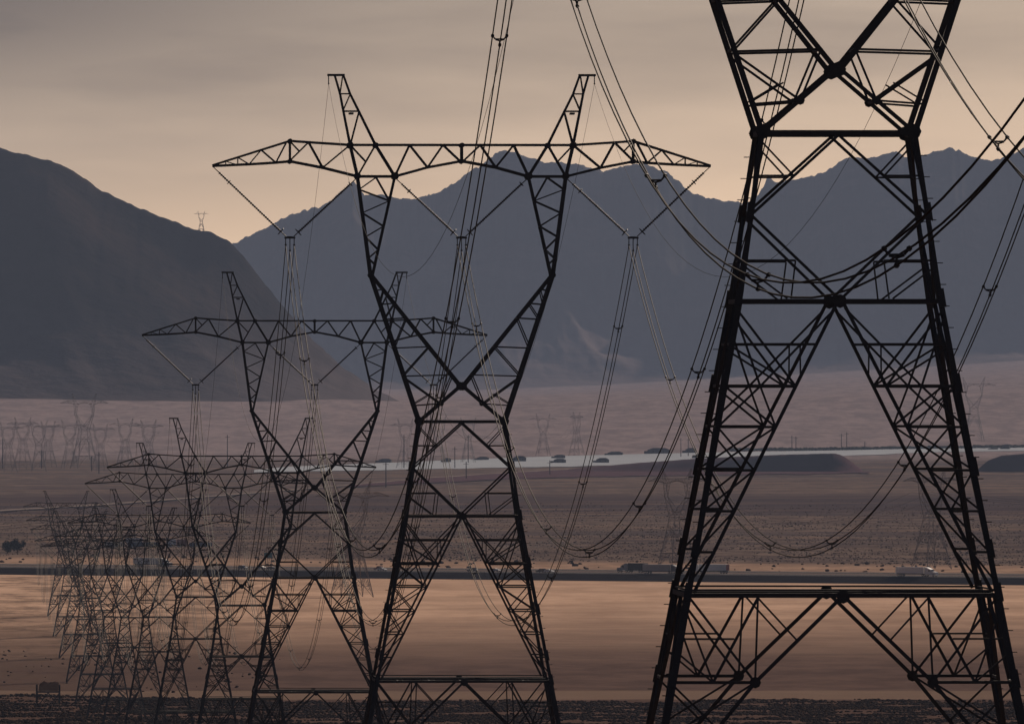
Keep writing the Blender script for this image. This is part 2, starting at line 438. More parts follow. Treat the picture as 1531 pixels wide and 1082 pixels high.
# pale flat strip in the far plain: a sheet a little above the ground
def sheet(name, edge, m, n=90, lift=0.5):
    """edge: (px, y_near, y_far) samples along the strip"""
    V, F = [], []
    ex = [e[0] for e in edge]
    for i in range(n + 1):
        px = ex[0] + (ex[-1] - ex[0]) * i / n
        yn, yf = interp(px, ex, [e[1] for e in edge]), interp(px, ex, [e[2] for e in edge])
        yn += 1.1 * (float(fbm(np.array(px / 22.), np.array(1.3), 4)) - .5) * 2
        dn, df = ground_d(px, yn), ground_d(px, yf)
        for j in range(13):
            y = dn + (df - dn) * j / 12; x = (px - 765.5) / FPX * y
            V.append((x, y, float(ground_z(x, y)) + lift))
    for i in range(n):
        for j in range(12):
            a = i * 13 + j; F.append((a, a + 13, a + 14, a + 1))
    return link(name, np_mesh(name, V, F, m))
M_LAKE = mat("pale_dry_lake", (0.36, 0.39, 0.43), 0.9, 0, 0.15, 0.004, spec=0.0)
o = sheet("dry_lake", [(380, 706, 703), (430, 705, 698), (560, 703.5, 693), (700, 700.5, 687), (840, 698, 682), (960, 695, 679), (1100, 690, 676), (1285, 681, 673), (1400, 676, 670), (1531, 674, 668), (1900, 670, 665)], M_LAKE)
tag(o, "pale blue-grey dry lake bed in the far plain", "lake bed", kind="structure")

# dark long embankment (borrow pit spoil) in the far plain
def mound(name, top, thick, m, label):
    """top: (px, y_top, y_foot) samples"""
    V, F = [], []
    xs = np.linspace(top[0][0], top[-1][0], 70)
    for px in xs:
        yt = interp(px, [t[0] for t in top], [t[1] for t in top]); yf = interp(px, [t[0] for t in top], [t[2] for t in top])
        d = 13250.0
        x = (px - 765.5) / FPX * d
        h = max(0.1, (707.5 - yt) / FPX * (d + 30)) + 0.25 * random.random()
        g = float(ground_z(x, d))
        for dy, hh in ((-25, -1), (0, 0.2), (18, h * .5), (34, h), (34 + thick, h), (34 + thick + 40, -1)):
            V.append((x, d + dy, g + hh))
    for i in range(len(xs) - 1):
        for j in range(5):
            a = i * 6 + j; F.append((a, a + 6, a + 7, a + 1))
    o = link(name, np_mesh(name, V, F, m)); tag(o, label, "embankment", kind="structure"); return o
M_SPOIL = mat("dark_spoil", (0.085, 0.048, 0.056), 0.95, 0, 0.18, 0.01, spec=0.0)
mound("embankment", [(850, 704, 706), (870, 701.5, 706), (950, 694.5, 706), (1050, 688, 704), (1130, 684, 704), (1180, 682, 703), (1250, 680.5, 703), (1262, 684, 703), (1290, 705, 703)], 6, M_SPOIL,
      "long dark purple-brown earth embankment with a flat top in the far plain")
mound("right_embankment", [(1462, 705, 701), (1480, 690, 701), (1500, 683, 701), (1531, 681, 701), (1700, 680, 701)], 6, M_SPOIL, "dark earth embankment at the right edge of the far plain")
o = sheet("spoil_ground", [(520, 729, 727), (640, 723, 716), (760, 717, 708), (860, 714, 702), (1000, 712, 707), (1300, 708, 706)], M_SPOIL, lift=0.8)
tag(o, "dark purple-brown strip of earth leading to the long embankment", "ground", kind="structure")
M_TRACK = mat("pale_track", (0.22, 0.18, 0.16), 0.95, 0, 0.1, 0.05, spec=0.0)
o = sheet("track", [(0, 765.6, 764), (140, 757.6, 756), (300, 745, 743.8), (520, 727, 726), (640, 716, 715.2), (760, 708, 707.2), (850, 703, 702.3)], M_TRACK, lift=1.0)
tag(o, "pale track climbing slowly rightwards across the plain to the embankment", "track", kind="structure")

# ------------------------------------------------------------------ highway
RU = Vector((0.802, -0.597, 0)); RN = Vector((0.597, 0.802, 0)); RP = Vector((-228, 6500, 0))
def rp(s, n, z=0.0):
    p = RP + RU * s + RN * n
    return Vector((p.x, p.y, z))
def ribbon(name, n0, n1, z, m, s0=-4000, s1=4000, zf=None, label=None, cat=None):
    V, F = [], []
    ss = np.linspace(s0, s1, 81)
    for i, s in enumerate(ss):
        V.append(rp(s, n0, z)); V.append(rp(s, n1, zf if zf is not None else z))
        if i: a = 2 * i; F.append((a - 2, a, a + 1, a - 1))
    o = link(name, np_mesh(name, [tuple(v) for v in V], F, m)); tag(o, label, cat, kind="structure"); return o
RZ = 3.0
def bank():
    V, F = [], []
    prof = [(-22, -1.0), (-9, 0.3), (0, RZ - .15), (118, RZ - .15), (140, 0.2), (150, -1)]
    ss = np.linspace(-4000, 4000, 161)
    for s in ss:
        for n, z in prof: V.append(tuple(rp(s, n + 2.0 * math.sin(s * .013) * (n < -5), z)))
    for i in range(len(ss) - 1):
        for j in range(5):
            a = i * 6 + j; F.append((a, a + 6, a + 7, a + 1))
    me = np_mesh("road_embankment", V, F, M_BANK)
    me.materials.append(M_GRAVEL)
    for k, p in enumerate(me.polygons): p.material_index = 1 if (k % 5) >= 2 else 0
    o = link("road_embankment", me); tag(o, "low dark embankment carrying the highway", "embankment", kind="structure")
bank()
ribbon("near_road", 3, 24, RZ, M_ROAD, label="near asphalt carriageway of the desert highway", cat="road")
ribbon("far_road", 72, 92, RZ, M_ROAD, label="far asphalt carriageway of the desert highway", cat="road")
for nm, n in (("lane_line", 6.0), ("lane_line", 20.5), ("lane_line", 75), ("lane_line", 89)):
    ribbon(nm, n, n + 0.35, RZ + 0.02, M_LINE, label="painted edge line on the highway", cat="road marking")

# ------------------------------------------------------------------ lattice tower
K = 1 / 23.4
LEGX = lambda y: 64 + .142 * (y - 630) if y <= 771 else 84 + .184 * (y - 771)
DY = [108, 140, 216, 264, 411, 577, 630, 771, 1016, 1200]
DD = [5, 10, 22, 24, 32, 50, 54, 76, 119, 152]
TH = 0.75               # thickness factor of the steel angles
HD = lambda y: interp(y, DY, DD)
def armdepth(x): return interp(abs(x), [0, 167, 257, 373], [23, 23, 18, 2.5])

def tower_members(belt, foot):
    """list of (part key, kind, p, q, width); kind 'main' goes into the part's own mesh"""
    WH = (foot - 630) * K
    def P(x, y, dep): return Vector((x * K, dep * K, (630 - y) * K + WH))
    out = []
    def both(part, kind, a, b, w, mirror=True, dep=None):
        for fb in (-1, 1):
            for s in ((1, -1) if mirror else (1,)):
                key = part if not isinstance(part, tuple) else part[0 if s < 0 else 1]
                da = HD(a[1]) if dep is None else dep(a[0]); db = HD(b[1]) if dep is None else dep(b[0])
                out.append((key, kind, P(s * a[0], a[1], fb * da), P(s * b[0], b[1], fb * db), w * TH))
    def across(part, kind, a, w, mirror=True, dep=None):     # member from front to back at one point
        for s in ((1, -1) if mirror else (1,)):
            key = part if not isinstance(part, tuple) else part[0 if s < 0 else 1]
            da = HD(a[1]) if dep is None else dep(a[0])
            out.append((key, kind, P(s * a[0], a[1], -da), P(s * a[0], a[1], da), w))
    # crossarm
    U = [(373, 247), (300, 224), (257, 210.5), (229, 212.5), (167, 216.5), (129, 216.5), (78, 216.5), (28, 216.5), (0, 216.5)]
    D = [(373, 248), (318, 245.5), (278, 243), (257, 241), (208, 250.5), (156, 263.5), (100, 263.5), (51, 250), (0, 240.5)]
    ad = armdepth
    for l in (U, D):
        for a, b in zip(l, l[1:]): both('crossarm', 'main', a, b, .21 if l is D else .18, dep=ad)
    for a, b, w in [((300, 224), (318, 245.5), .1), ((300, 224), (278, 243), .12), ((262, 212), (278, 243), .12), ((257, 210.5), (257, 241), .17),
                    ((335, 235), (318, 245.5), .09), ((335, 235), (335, 246.5), .09), ((353, 241), (353, 247), .08), ((353, 241), (335, 246.5), .07),
                    ((229, 212.5), (255, 238), .13), ((256, 212), (243, 226), .09), ((229, 212.5), (208, 250.5), .15), ((208, 250.5), (170, 219), .13),
                    ((167, 216.5), (144, 241), .1), ((129, 216.5), (156, 263.5), .12), ((100, 263.5), (78, 216.5), .14), ((78, 216.5), (51, 250), .13),
                    ((51, 250), (28, 216.5), .13), ((28, 216.5), (3, 240), .13), ((0, 216.5), (0, 240.5), .2)]:
        both('crossarm', 'brace', a, b, w, dep=ad, mirror=a[0] != 0 or b[0] != 0)
    for a in [(257, 210.5), (257, 241), (208, 250.5), (229, 212.5), (167, 216.5), (129, 216.5), (78, 216.5), (51, 250), (28, 216.5), (156, 263.5), (100, 263.5), (300, 224), (278, 243)]:
        across('crossarm', 'cross_strut', a, .1, dep=ad)
    for l in (U[2:], D[3:]):
        for a, b in zip(l, l[1:]):
            for s in (-1, 1): out.append(('crossarm', 'plan_brace', P(s * a[0], a[1], -ad(a[0])), P(s * b[0], b[1], ad(b[0])), .08))
    # earth wire peaks
    pk = ('peak_l', 'peak_r')
    pO = [(190, 112), (182, 140), (177, 166), (167, 216.5)]; pI = [(177, 112), (167, 140), (154, 166), (129, 216.5)]
    for l in (pO, pI):
        for a, b in zip(l, l[1:]): both(pk, 'main', a, b, .17)
    both(pk, 'main', (201, 112), (175, 112), .19)
    for a, b, w in [((182, 140), (167, 140), .1), ((177, 166), (154, 166), .12), ((182, 140), (178, 113), .1), ((167, 141), (177, 164), .1), ((154, 168), (166, 214), .12)]:
        both(pk, 'brace', a, b, w)
    for a in [(182, 140), (167, 140), (177, 166), (154, 166), (198, 112)]: across(pk, 'cross_strut', a, .09)
    both(pk, 'sensor_plate', (169, 169.5), (162, 169.5), .16)
    # upper arms (crossarm to knee), lower arms (knee to waist / crossing)
    am = ('arm_l', 'arm_r')
    O = lambda y: interp(y, [216.5, 263.5, 411], [167, 156, 136.5]); I = lambda y: interp(y, [216.5, 263.5, 411], [129, 100, 133.5])
    both(am, 'main', (167, 216.5), (156, 263.5), .22); both(am, 'main', (129, 216.5), (100, 263.5), .2)
    both(am, 'main', (156, 263.5), (136.5, 411), .25); both(am, 'main', (100, 263.5), (133.5, 411), .17)
    zz = [('m', 265), ('O', 283), ('I', 300), ('O', 318), ('I', 338), ('O', 354), ('I', 373), ('O', 386), ('I', 395)]
    pt = lambda k, y: (128, 265) if k == 'm' else ((O(y), y) if k == 'O' else (I(y), y))
    for a, b in zip(zz, zz[1:]): both(am, 'brace', pt(*a), pt(*b), .1)
    both(am, 'brace', (128, 265), (I(300), 300), .1)
    for y in (283, 318, 354, 386): across(am, 'cross_strut', (O(y), y), .08)
    for y in (300, 338, 373): across(am, 'cross_strut', (I(y), y), .08)
    O2 = lambda y: interp(y, [411, 630], [136.5, 64]); I2 = lambda y: interp(y, [411, 577], [133.5, 2])
    both(am, 'main', (136.5, 411), (64, 630), .28); both(am, 'main', (133.5, 413), (2, 577), .25)
    for y in (432, 453, 475, 518, 560): both(am, 'brace', (I2(y), y), (O2(y), y + 2), .11)
    for y0, y1 in ((432, 453), (453, 475), (475, 518), (518, 560)): both(am, 'brace', (I2(y0), y0), (O2(y1), y1 + 1), .11)
    N = (32, 603)
    both(am, 'brace', (I2(561), 561), N, .11); both(am, 'brace', (O2(565), 565), N, .12); both(am, 'brace', N, (O2(606), 606), .1)
    both(am, 'brace', (46, 588), (O2(604), 604), .08)
    both('waist_beam', 'main', (2, 577), (64, 630), .2)
    for y in (475, 518, 560): across(am, 'cross_strut', (O2(y), y), .1); across(am, 'cross_strut', (I2(y), y), .1)
    across('waist_beam', 'cross_strut', N, .1); across('waist_beam', 'cross_strut', (0.5, 577), .16, mirror=False)
    # legs
    ys = [630, 699, 771] + ([842, 912, 980] if belt > 950 else [830]) + [belt, belt + 72, foot]
    for a, b in zip(ys, ys[1:]):
        for sx in (-1, 1):
            for sy in (-1, 1):
                w = .185 if a < 771 else .21 if a < belt else .24
                out.append(('leg%d%d' % (sx, sy), 'main', P(sx * LEGX(a), a, sy * HD(a)), P(sx * LEGX(b), b, sy * HD(b)), w))
    for y in ys[1:-1]:
        for sx in (-1, 1):
            for sy in (-1, 1):
                a, b = y - 10, y + 5
                off = 0.04
                out.append(('leg%d%d' % (sx, sy), 'splice_plate', P(sx * LEGX(a), a, sy * HD(a)) + Vector((sx * off, sy * off, 0)), P(sx * LEGX(b), b, sy * HD(b)) + Vector((sx * off, sy * off, 0)), .265))
    # body faces: same pattern on the four faces
    def face(part, kind, a, b, w, mirror=True):
        both(part, kind, a, b, w, mirror)
        def SP(s, pnt, side):
            x, y = pnt; lx = LEGX(y)
            return P(side * lx, y, s * x / lx * HD(y))
        for side in (-1, 1):
            for s in ((1, -1) if mirror else (1,)):
                out.append((part, kind, SP(s, a, side), SP(s, b, side), w * TH))
    face('waist_beam', 'main', (-64, 630), (64, 630), .24, False)
    face('waist_beam', 'brace', (0, 632), (LEGX(699), 699), .14); face('waist_beam', 'brace', (LEGX(699), 699), (0, 770), .14)
    face('waist_beam', 'brace', (LEGX(637), 637), (38, 666), .09); face('waist_beam', 'brace', (38, 666), (LEGX(666), 666), .09)
    face('waist_beam', 'brace', (37, 737), (LEGX(737), 737), .1); face('waist_beam', 'brace', (LEGX(742), 742), (44, 769), .09)
    face('waist_beam', 'brace', (37, 737), (41, 769), .08)
    face('middle_beam', 'main', (-84, 771), (84, 771), .21, False)
    Ix = lambda y: interp(y, [773, belt - 3], [3, LEGX(belt) - 5])
    face('middle_beam', 'inner_leg', (3, 773), (LEGX(belt) - 5, belt - 3), .17)
    if belt > 950:
        lv = [807, 842, 876, 912, 946, 980]
        mid = ((Ix(842) + LEGX(842)) / 2, 842)
        face('middle_beam', 'brace', (LEGX(779), 779), (Ix(842), 842), .12)
        face('middle_beam', 'brace', (LEGX(785), 785), mid, .11)
        face('middle_beam', 'brace', (4, 777), mid, .11)
        face('middle_beam', 'brace', (Ix(842), 842), (LEGX(809), 809), .1)
        face('middle_beam', 'brace', mid, (LEGX(876), 876), .11)
        face('middle_beam', 'brace', mid, (Ix(876), 876), .1)
        face('middle_beam', 'brace', (LEGX(842), 842), (Ix(876), 876), .11)
        face('middle_beam', 'brace', (Ix(834), 807), (Ix(834), 834), .08)
        for y0, y1 in zip(lv[2:], lv[3:] + [1004]):
            face('middle_beam', 'brace', (Ix(y0), y0), (LEGX(y1), y1), .1)
            if y1 < 950: face('middle_beam', 'brace', (LEGX(y0), y0), (Ix(y1), y1), .1)
    else:
        lv = [797, 825, 853]
        mid = ((Ix(825) + LEGX(825)) / 2, 825)
        face('middle_beam', 'brace', (LEGX(779), 779), (Ix(825), 825), .12)
        face('middle_beam', 'brace', (4, 777), mid, .11)
        face('middle_beam', 'brace', (LEGX(825), 825), (Ix(853), 853), .1)
        face('middle_beam', 'brace', (Ix(825), 825), (LEGX(853), 853), .1)
    for y in lv: face('middle_beam', 'brace', (Ix(y), y), (LEGX(y), y), .12 if y != 842 else .16)
    # belt and legs below
    lb = LEGX(belt); k = lb / 129.0
    face('belt_beam', 'main', (-lb, belt), (lb, belt), .22, False)
    face('belt_beam', 'brace', (-lb + 2, belt - 4.5), (lb - 2, belt - 4), .09, False)
    N1 = (74 * k, belt + 72)
    face('belt_beam', 'brace', (2, belt + 2), N1, .18)
    face('belt_beam', 'brace', (71 * k, belt + 2), N1, .1); face('belt_beam', 'brace', (71 * k, belt + 2), (109 * k, belt + 72), .14)
    face('belt_beam', 'brace', N1, (LEGX(belt + 72), belt + 72), .15); face('belt_beam', 'brace', (lb - 2, belt + 3), N1, .12)
    face('belt_beam', 'brace', (71 * k, belt + 2), (39 * k, belt + 37), .09)
    face('belt_beam', 'brace', (LEGX(belt + 12), belt + 12), (109 * k, belt + 72), .1)
    face('belt_beam', 'brace', (91 * k, belt + 36), (LEGX(belt + 36), belt + 36), .09)
    face('belt_beam', 'brace', (109 * k, belt + 72), (LEGX(belt + 48), belt + 48), .09)
    face('belt_beam', 'brace', N1, (LEGX(foot) - 4, foot - 2), .18)
    face('belt_beam', 'brace', N1, (LEGX(belt + 120), belt + 120), .1)
    face('belt_beam', 'brace', (LEGX(belt + 74), belt + 74), (92 * k + 14, belt + 110), .1)
    # plan bracing diamonds
    for y, part in ((630, 'waist_beam'), (771, 'middle_beam'), (belt, 'belt_beam')):
        for sx in (-1, 1):
            for sy in (-1, 1): out.append((part, 'plan_brace', P(sx * LEGX(y), y, 0), P(0, y, sy * HD(y)), .1))
    for k_ in range(-5, 6):                          # horizontal lattice inside the belt
        x0, x1 = lb * k_ / 5.5, lb * min(5.5, k_ + 1) / 5.5
        s0 = 1 if k_ % 2 else -1
        out.append(('belt_beam', 'plan_brace', P(x0, belt, s0 * HD(belt) * .97), P(x1, belt, -s0 * HD(belt) * .97), .1))
    for f_ in (-.5, 0, .5):
        out.append(('belt_beam', 'plan_brace', P(-lb, belt - 1, f_ * HD(belt)), P(lb, belt - 1, f_ * HD(belt)), .13))
    # gussets: centre, radius
    gus = []
    def g(part, x, y, r, mirror=True):
        for fb in (-1, 1):
            for s in ((1, -1) if mirror else (1,)):
                key = part if not isinstance(part, tuple) else part[0 if s < 0 else 1]
                gus.append((key, P(s * x, y, fb * (HD(y) + 1.6)) if y > 400 else P(s * x, y, fb * (HD(y) + 2.2)), r * .84))
    g('waist_beam', 63, 629, .33); g('waist_beam', 0, 577, .34, False); g('middle_beam', 0, 771, .3, False); g('belt_beam', 0, belt + 1, .3, False)
    g(am, 156, 263, .26); g(am, 100, 263, .30); g('crossarm', 167, 217, .27); g('crossarm', 129, 217, .23)
    g('crossarm', 257, 211, .2); g('crossarm', 257, 241, .2); g('crossarm', 0, 241, .2, False); g('crossarm', 0, 217, .2, False)
    g('belt_beam', N1[0], N1[1], .25); g(am, 136, 411, .22)
    g('crossarm', 208, 250, .14); g(am, N[0], N[1], .2)
    return out, gus

PART_NAMES = {'crossarm': 'crossarm', 'peak_l': 'earth_wire_peak', 'peak_r': 'earth_wire_peak', 'arm_l': 'upper_arm', 'arm_r': 'upper_arm',
              'waist_beam': 'waist_beam', 'middle_beam': 'middle_beam', 'belt_beam': 'belt_beam'}
def pname(k): return PART_NAMES.get(k, 'leg')

_m = MB(); _m.add(LV, LF); UNIT_L = _m.mesh("steel_angle", M_STEEL)
_m = MB(); _m.cyl((0, -0.5, 0), (0, 0.5, 0), 1.0, 8); UNIT_G = _m.mesh("gusset_plate", M_STEEL)

class TowerKit:
    def __init__(s, belt, foot, key):
        s.belt, s.foot = belt, foot
        s.mem, s.gus = tower_members(belt, foot)
        s.parts = {}
        for part, kind, p, q, w in s.mem:
            s.parts.setdefault(part, ([], []))[0 if kind == 'main' else 1].append((kind, p, q, w))
        s.main = {}; s.full = {}
        for part, (mains, subs) in s.parts.items():
            b = MB()
            for kind, p, q, w in mains: b.angle(p, q, w)
            if part.startswith('leg'):
                f = mains[-1][2]; b.box((f.x - .3, f.y - .3, -.9), (f.x + .3, f.y + .3, .18))
            s.main[part] = b.mesh(pname(part), M_STEEL)
        s.key = key
    def full_meshes(s, fat, m):
        k = (fat, m.name)
        if k in s.full: return s.full[k]
        res = {}
        for part, (mains, subs) in s.parts.items():
            b = MB()
            for kind, p, q, w in mains + subs:
                if kind in ('plan_brace', 'splice_plate'): continue
                b.angle(p, q, w * fat)
            for pk_, c, r in s.gus:
                if pk_ == part: b.cyl(c - Vector((0, .03, 0)), c + Vector((0, .03, 0)), r, 8)
            res[part] = b.mesh(pname(part), m)
        s.full[k] = res
        return res
    def place(s, loc, rz, detail, label, group, fat=1.0, m=None, scale=1.0):
        root = empty("transmission_tower", loc, rz)
        root.scale = (scale,) * 3
        tag(root, label, "transmission tower", group)
        if detail:
            for part, (mains, subs) in s.parts.items():
                po = link(pname(part), s.main[part], root)
                for kind, p, q, w in subs:
                    mt_ = axis_matrix(p, q) @ Matrix.Diagonal((w, w, (q - p).length, 1))
                    link(kind, UNIT_L, po, mt_)
                for pk_, c, r in s.gus:
                    if pk_ == part: link("gusset_plate", UNIT_G, po, Matrix.Translation(c) @ Matrix.Diagonal((r, .04, r, 1)))
        else:
            for part, me in s.full_meshes(fat, m or M_STEEL).items(): link(pname(part), me, root)
        return root

LONG = TowerKit(1016, 1190, 'long')
SHORT = TowerKit(889, 1063, 'short')
WH_L, WH_S = (1190 - 630) * K, (1063 - 630) * K

XV = -25.0
LINE_A = (XV - 765.5) / FPX; LINE_B = 1273 * 523 / FPX
HEAD = -math.atan(LINE_A)
line_x = lambda d: LINE_A * d + LINE_B
# distance, waist height relative to the camera, kit, label
T = [(523, 8.65, LONG, "nearest black lattice tower filling the right side, its top cut off by the frame"),
     (931, -3.0, LONG, "second nearest black lattice tower at centre, its whole wide crossarm against sky and ridge"),
     (1344, -12.7, LONG, "third lattice tower from the right, its crossarm against the pale foot of the mountains"),
     (1724, -27.3, SHORT, "shorter-legged fourth lattice tower from the right, crossarm level with the pale lake bed"),
     (2098, -32.0, LONG, "fifth lattice tower of the row, crossarm just below and left of the fourth tower's"),
     (2532, -42.1, LONG, "sixth lattice tower of the row counted from the big right one"),
     (2940, -49.0, LONG, "seventh lattice tower of the row counted from the big right one"),
     (3345, -55.6, LONG, "eighth lattice tower of the row counted from the big right one"),
     (3750, -60.6, LONG, "ninth lattice tower of the row counted from the big right one"),
     (4155, -63.7, LONG, "tenth lattice tower of the row, left foot at the field's near edge"),
     (4560, -64.8, LONG, "eleventh lattice tower of the row, standing on the tan field"),
     (4965, -66.0, LONG, "twelfth lattice tower of the row, second from the far end"),
     (5370, -65.0, LONG, "last and faintest lattice tower of the row, at the far left end")]
GROUP_T = "lattice towers of the main power line"
for i, (d, wz, kit, lab) in enumerate(T):
    WH = WH_L if kit is LONG else WH_S
    kit.place((line_x(d), d, CZ + wz - WH), HEAD, i < 5, lab, GROUP_T, fat=1.0 + 0.06 * max(0, i - 4))

# step bolts on the two nearest towers
def step_bolts(root_kit, root):
    b = MB()
    WH = WH_L
    for sx, sy in ((-1, -1), (1, 1), (-1, 1), (1, -1)):
        n = 0
        y = 640
        while y < 1180:
            p = Vector((sx * LEGX(y) * K, sy * HD(y) * K, (630 - y) * K + WH))
            dr = Vector((sx * 1.0, 0, 0)) if n % 2 else Vector((0, sy * 1.0, 0))
            b.cyl(p, p + dr * .30, .018, 5)
            y += 9; n += 1
    o = link("step_bolts", b.mesh("step_bolts", M_STEEL), root); o["kind"] = "stuff"
towers = [o for o in COL.objects if o.name.startswith("transmission_tower")]
for t in towers[:2]: step_bolts(LONG, t)

# ------------------------------------------------------------------ insulator V strings
def vstring_mesh(p, q):
    L = (q - p).length; m = axis_matrix(p, q); V = []; F = []
    prof = [(0, .03), (.55, .03)]
    n = 34; a, c = .55, L - .35
    for i in range(n):
        z = a + (c - a) * i / n; prof += [(z, .045), (z + (c - a) / n * .35, .105), (z + (c - a) / n * .5, .045)]
    prof += [(c, .03), (L, .03)]
    k = 6
    for z, r in prof:
        for j in range(k): V.append(tuple(m @ Vector((r * math.cos(j * 6.2832 / k), r * math.sin(j * 6.2832 / k), z))))
    for i in range(len(prof) - 1):
        for j in range(k): F.append((i * k + j, i * k + (j + 1) % k, (i + 1) * k + (j + 1) % k, (i + 1) * k + j))
    return np_mesh("insulator_string", V, F, M_INS)
def ring_mesh(p, q, frac, r):
    m = axis_matrix(p, q) @ Matrix.Translation((0, 0, (q - p).length * frac))
    b = MB()
    for j in range(10):
        a0, a1 = j * .62832, (j + 1) * .62832
        b.cyl(m @ Vector((r * math.cos(a0), r * math.sin(a0), 0)), m @ Vector((r * math.cos(a1), r * math.sin(a1), 0)), .03, 4)
    b.cyl(m @ Vector((-r, 0, 0)), m @ Vector((r, 0, 0)), .022, 4)
    return b.mesh("guard_ring", M_STEEL)
def V2(x, y): return Vector((x * K, 0, (630 - y) * K))
VS = {'left': ((-372, 249), (-157, 266), -257), 'centre': ((-99, 266), (99, 266), 0), 'right': ((157, 266), (372, 249), 257)}
BUN = [(-.27, 0.0), (.27, 0.0), (0, -.36)]             # bundle layout (across, up) in metres
VM = {}
for side, (a, b_, cx_) in VS.items():
    pa, pb = V2(*a), V2(*b_); qa, qb = V2(cx_ - 6, 353), V2(cx_ + 6, 353)
    y = MB()
    c = V2(cx_, 356)
    y.extr([(c.x - .36, c.z - .02), (c.x + .36, c.z - .02), (c.x + .34, c.z + .1), (c.x + .1, c.z + .13), (c.x - .1, c.z + .13), (c.x - .34, c.z + .1)], -.03, .03)
    cl = []
    for bx, bz in BUN:
        mb = MB(); z1 = c.z - .42 + bz
        mb.cyl((c.x + bx, 0, c.z), (c.x + bx, 0, z1), .028, 6)
        mb.cyl((c.x + bx, -.2, z1), (c.x + bx, .2, z1), .07, 6)
        cl.append(mb.mesh("suspension_clamp", M_STEEL))
    VM[side] = (vstring_mesh(pa, qa), vstring_mesh(pb, qb), y.mesh("yoke_plate", M_STEEL), cl,
                [ring_mesh(pa, qa, .22, .16), ring_mesh(pa, qa, .93, .26), ring_mesh(pb, qb, .22 if side == 'right' else .1, .16), ring_mesh(pb, qb, .93, .26)])
ORD = ["nearest", "second nearest", "third", "fourth", "fifth", "sixth", "seventh", "eighth", "ninth", "tenth", "eleventh", "twelfth", "farthest"]
for i, (d, wz, kit, lab) in enumerate(T):
    if i == 0: continue            # the nearest tower's arms are above the frame
    for side in VS:
        r = empty("insulator_assembly", (line_x(d), d, CZ + wz), HEAD)
        tag(r, "%s V-shaped insulator pair under the crossarm of the %s tower of the row" % (side, ORD[i]),
            "insulator", "insulator strings of the main power line")
        a, b_, yk, cl, rg = VM[side]
        link("insulator_string", a, r); link("insulator_string", b_, r); link("yoke_plate", yk, r)
        for c in cl: link("suspension_clamp", c, r)
        if i < 6:
            for c in rg: link("guard_ring", c, r)
    # earth wire hangers belong to the tower peaks
hm = MB(); hm.cyl((0, 0, 0), (0, 0, -.45), .035, 5); hm.cyl((0, -.12, -.5), (0, .12, -.5), .06, 5); hm = hm.mesh("wire_hanger", M_STEEL)
for t, (d, wz, kit, lab) in zip(towers, T):
    WH = WH_L if kit is LONG else WH_S
    for sx in (-1, 1): link("wire_hanger", hm, t, Matrix.Translation((sx * 199 * K, 0, (630 - 113) * K + WH)))

# ------------------------------------------------------------------ conductors
def tube(path, r, k=5, name="wire", m=None):
    V, F = [], []
    n = len(path)
    for i, p in enumerate(path):
        t = (path[min(n - 1, i + 1)] - path[max(0, i - 1)]).normalized()
        x = t.cross(Vector((0, 0, 1))).normalized(); y = x.cross(t)
        for j in range(k):
            a = 6.2832 * j / k; V.append(tuple(p + x * (r * math.cos(a)) + y * (r * math.sin(a))))
    for i in range(n - 1):
        for j in range(k): F.append((i * k + j, i * k + (j + 1) % k, (i + 1) * k + (j + 1) % k, (i + 1) * k + j))
    me = np_mesh(name, V, F, m or M_WIRE)
    me.polygons.foreach_set("use_smooth", [True] * len(me.polygons))
    return me
def cat(a, b, sag, n=40, off=(0, 0)):
    u = (b - a); u.z = 0; side = u.normalized().cross(Vector((0, 0, 1)))
    return [a.lerp(b, i / n) + Vector((0, 0, off[1] - 4 * sag * (i / n) * (1 - i / n))) + side * off[0] for i in range(n + 1)]
# spacer: two upper clamps, one lower, joined by a bowed frame
sp = MB()
for bx, bz in BUN: sp.cyl((bx, -.09, bz), (bx, .09, bz), .065, 7)
sp.cyl((-.27, 0, 0), (-.17, 0, -.13), .03, 5); sp.cyl((.27, 0, 0), (.17, 0, -.13), .03, 5)
sp.cyl((-.17, 0, -.13), (.17, 0, -.13), .03, 5); sp.cyl((-.17, 0, -.15), (0, 0, -.2), .026, 5); sp.cyl((.17, 0, -.15), (0, 0, -.2), .026, 5); sp.cyl((0, 0, -.19), (0, 0, -.36), .03, 5)
SPACER = sp.mesh("spacer", M_STEEL)
def attach(i, x, y):
    if i == 0: d, z = 115.0, 31.3 - 11.6
    elif i <= len(T): d, z = T[i - 1][0], T[i - 1][1]
    c = Vector((line_x(d), d, CZ + z)); p = Vector((x * K, 0, (630 - y) * K))
    return c + Matrix.Rotation(HEAD, 3, 'Z') @ p
SAG = [22.9, 22.7, 22.6, 20, 20, 20, 20, 20, 20, 20, 20, 20, 20]
SPAN_L = ["from the nearest tower out past the right edge", "between the nearest and second nearest towers"] + \
         ["between the %s and %s towers of the row" % (ORD[i], ORD[i + 1]) for i in range(1, 12)]
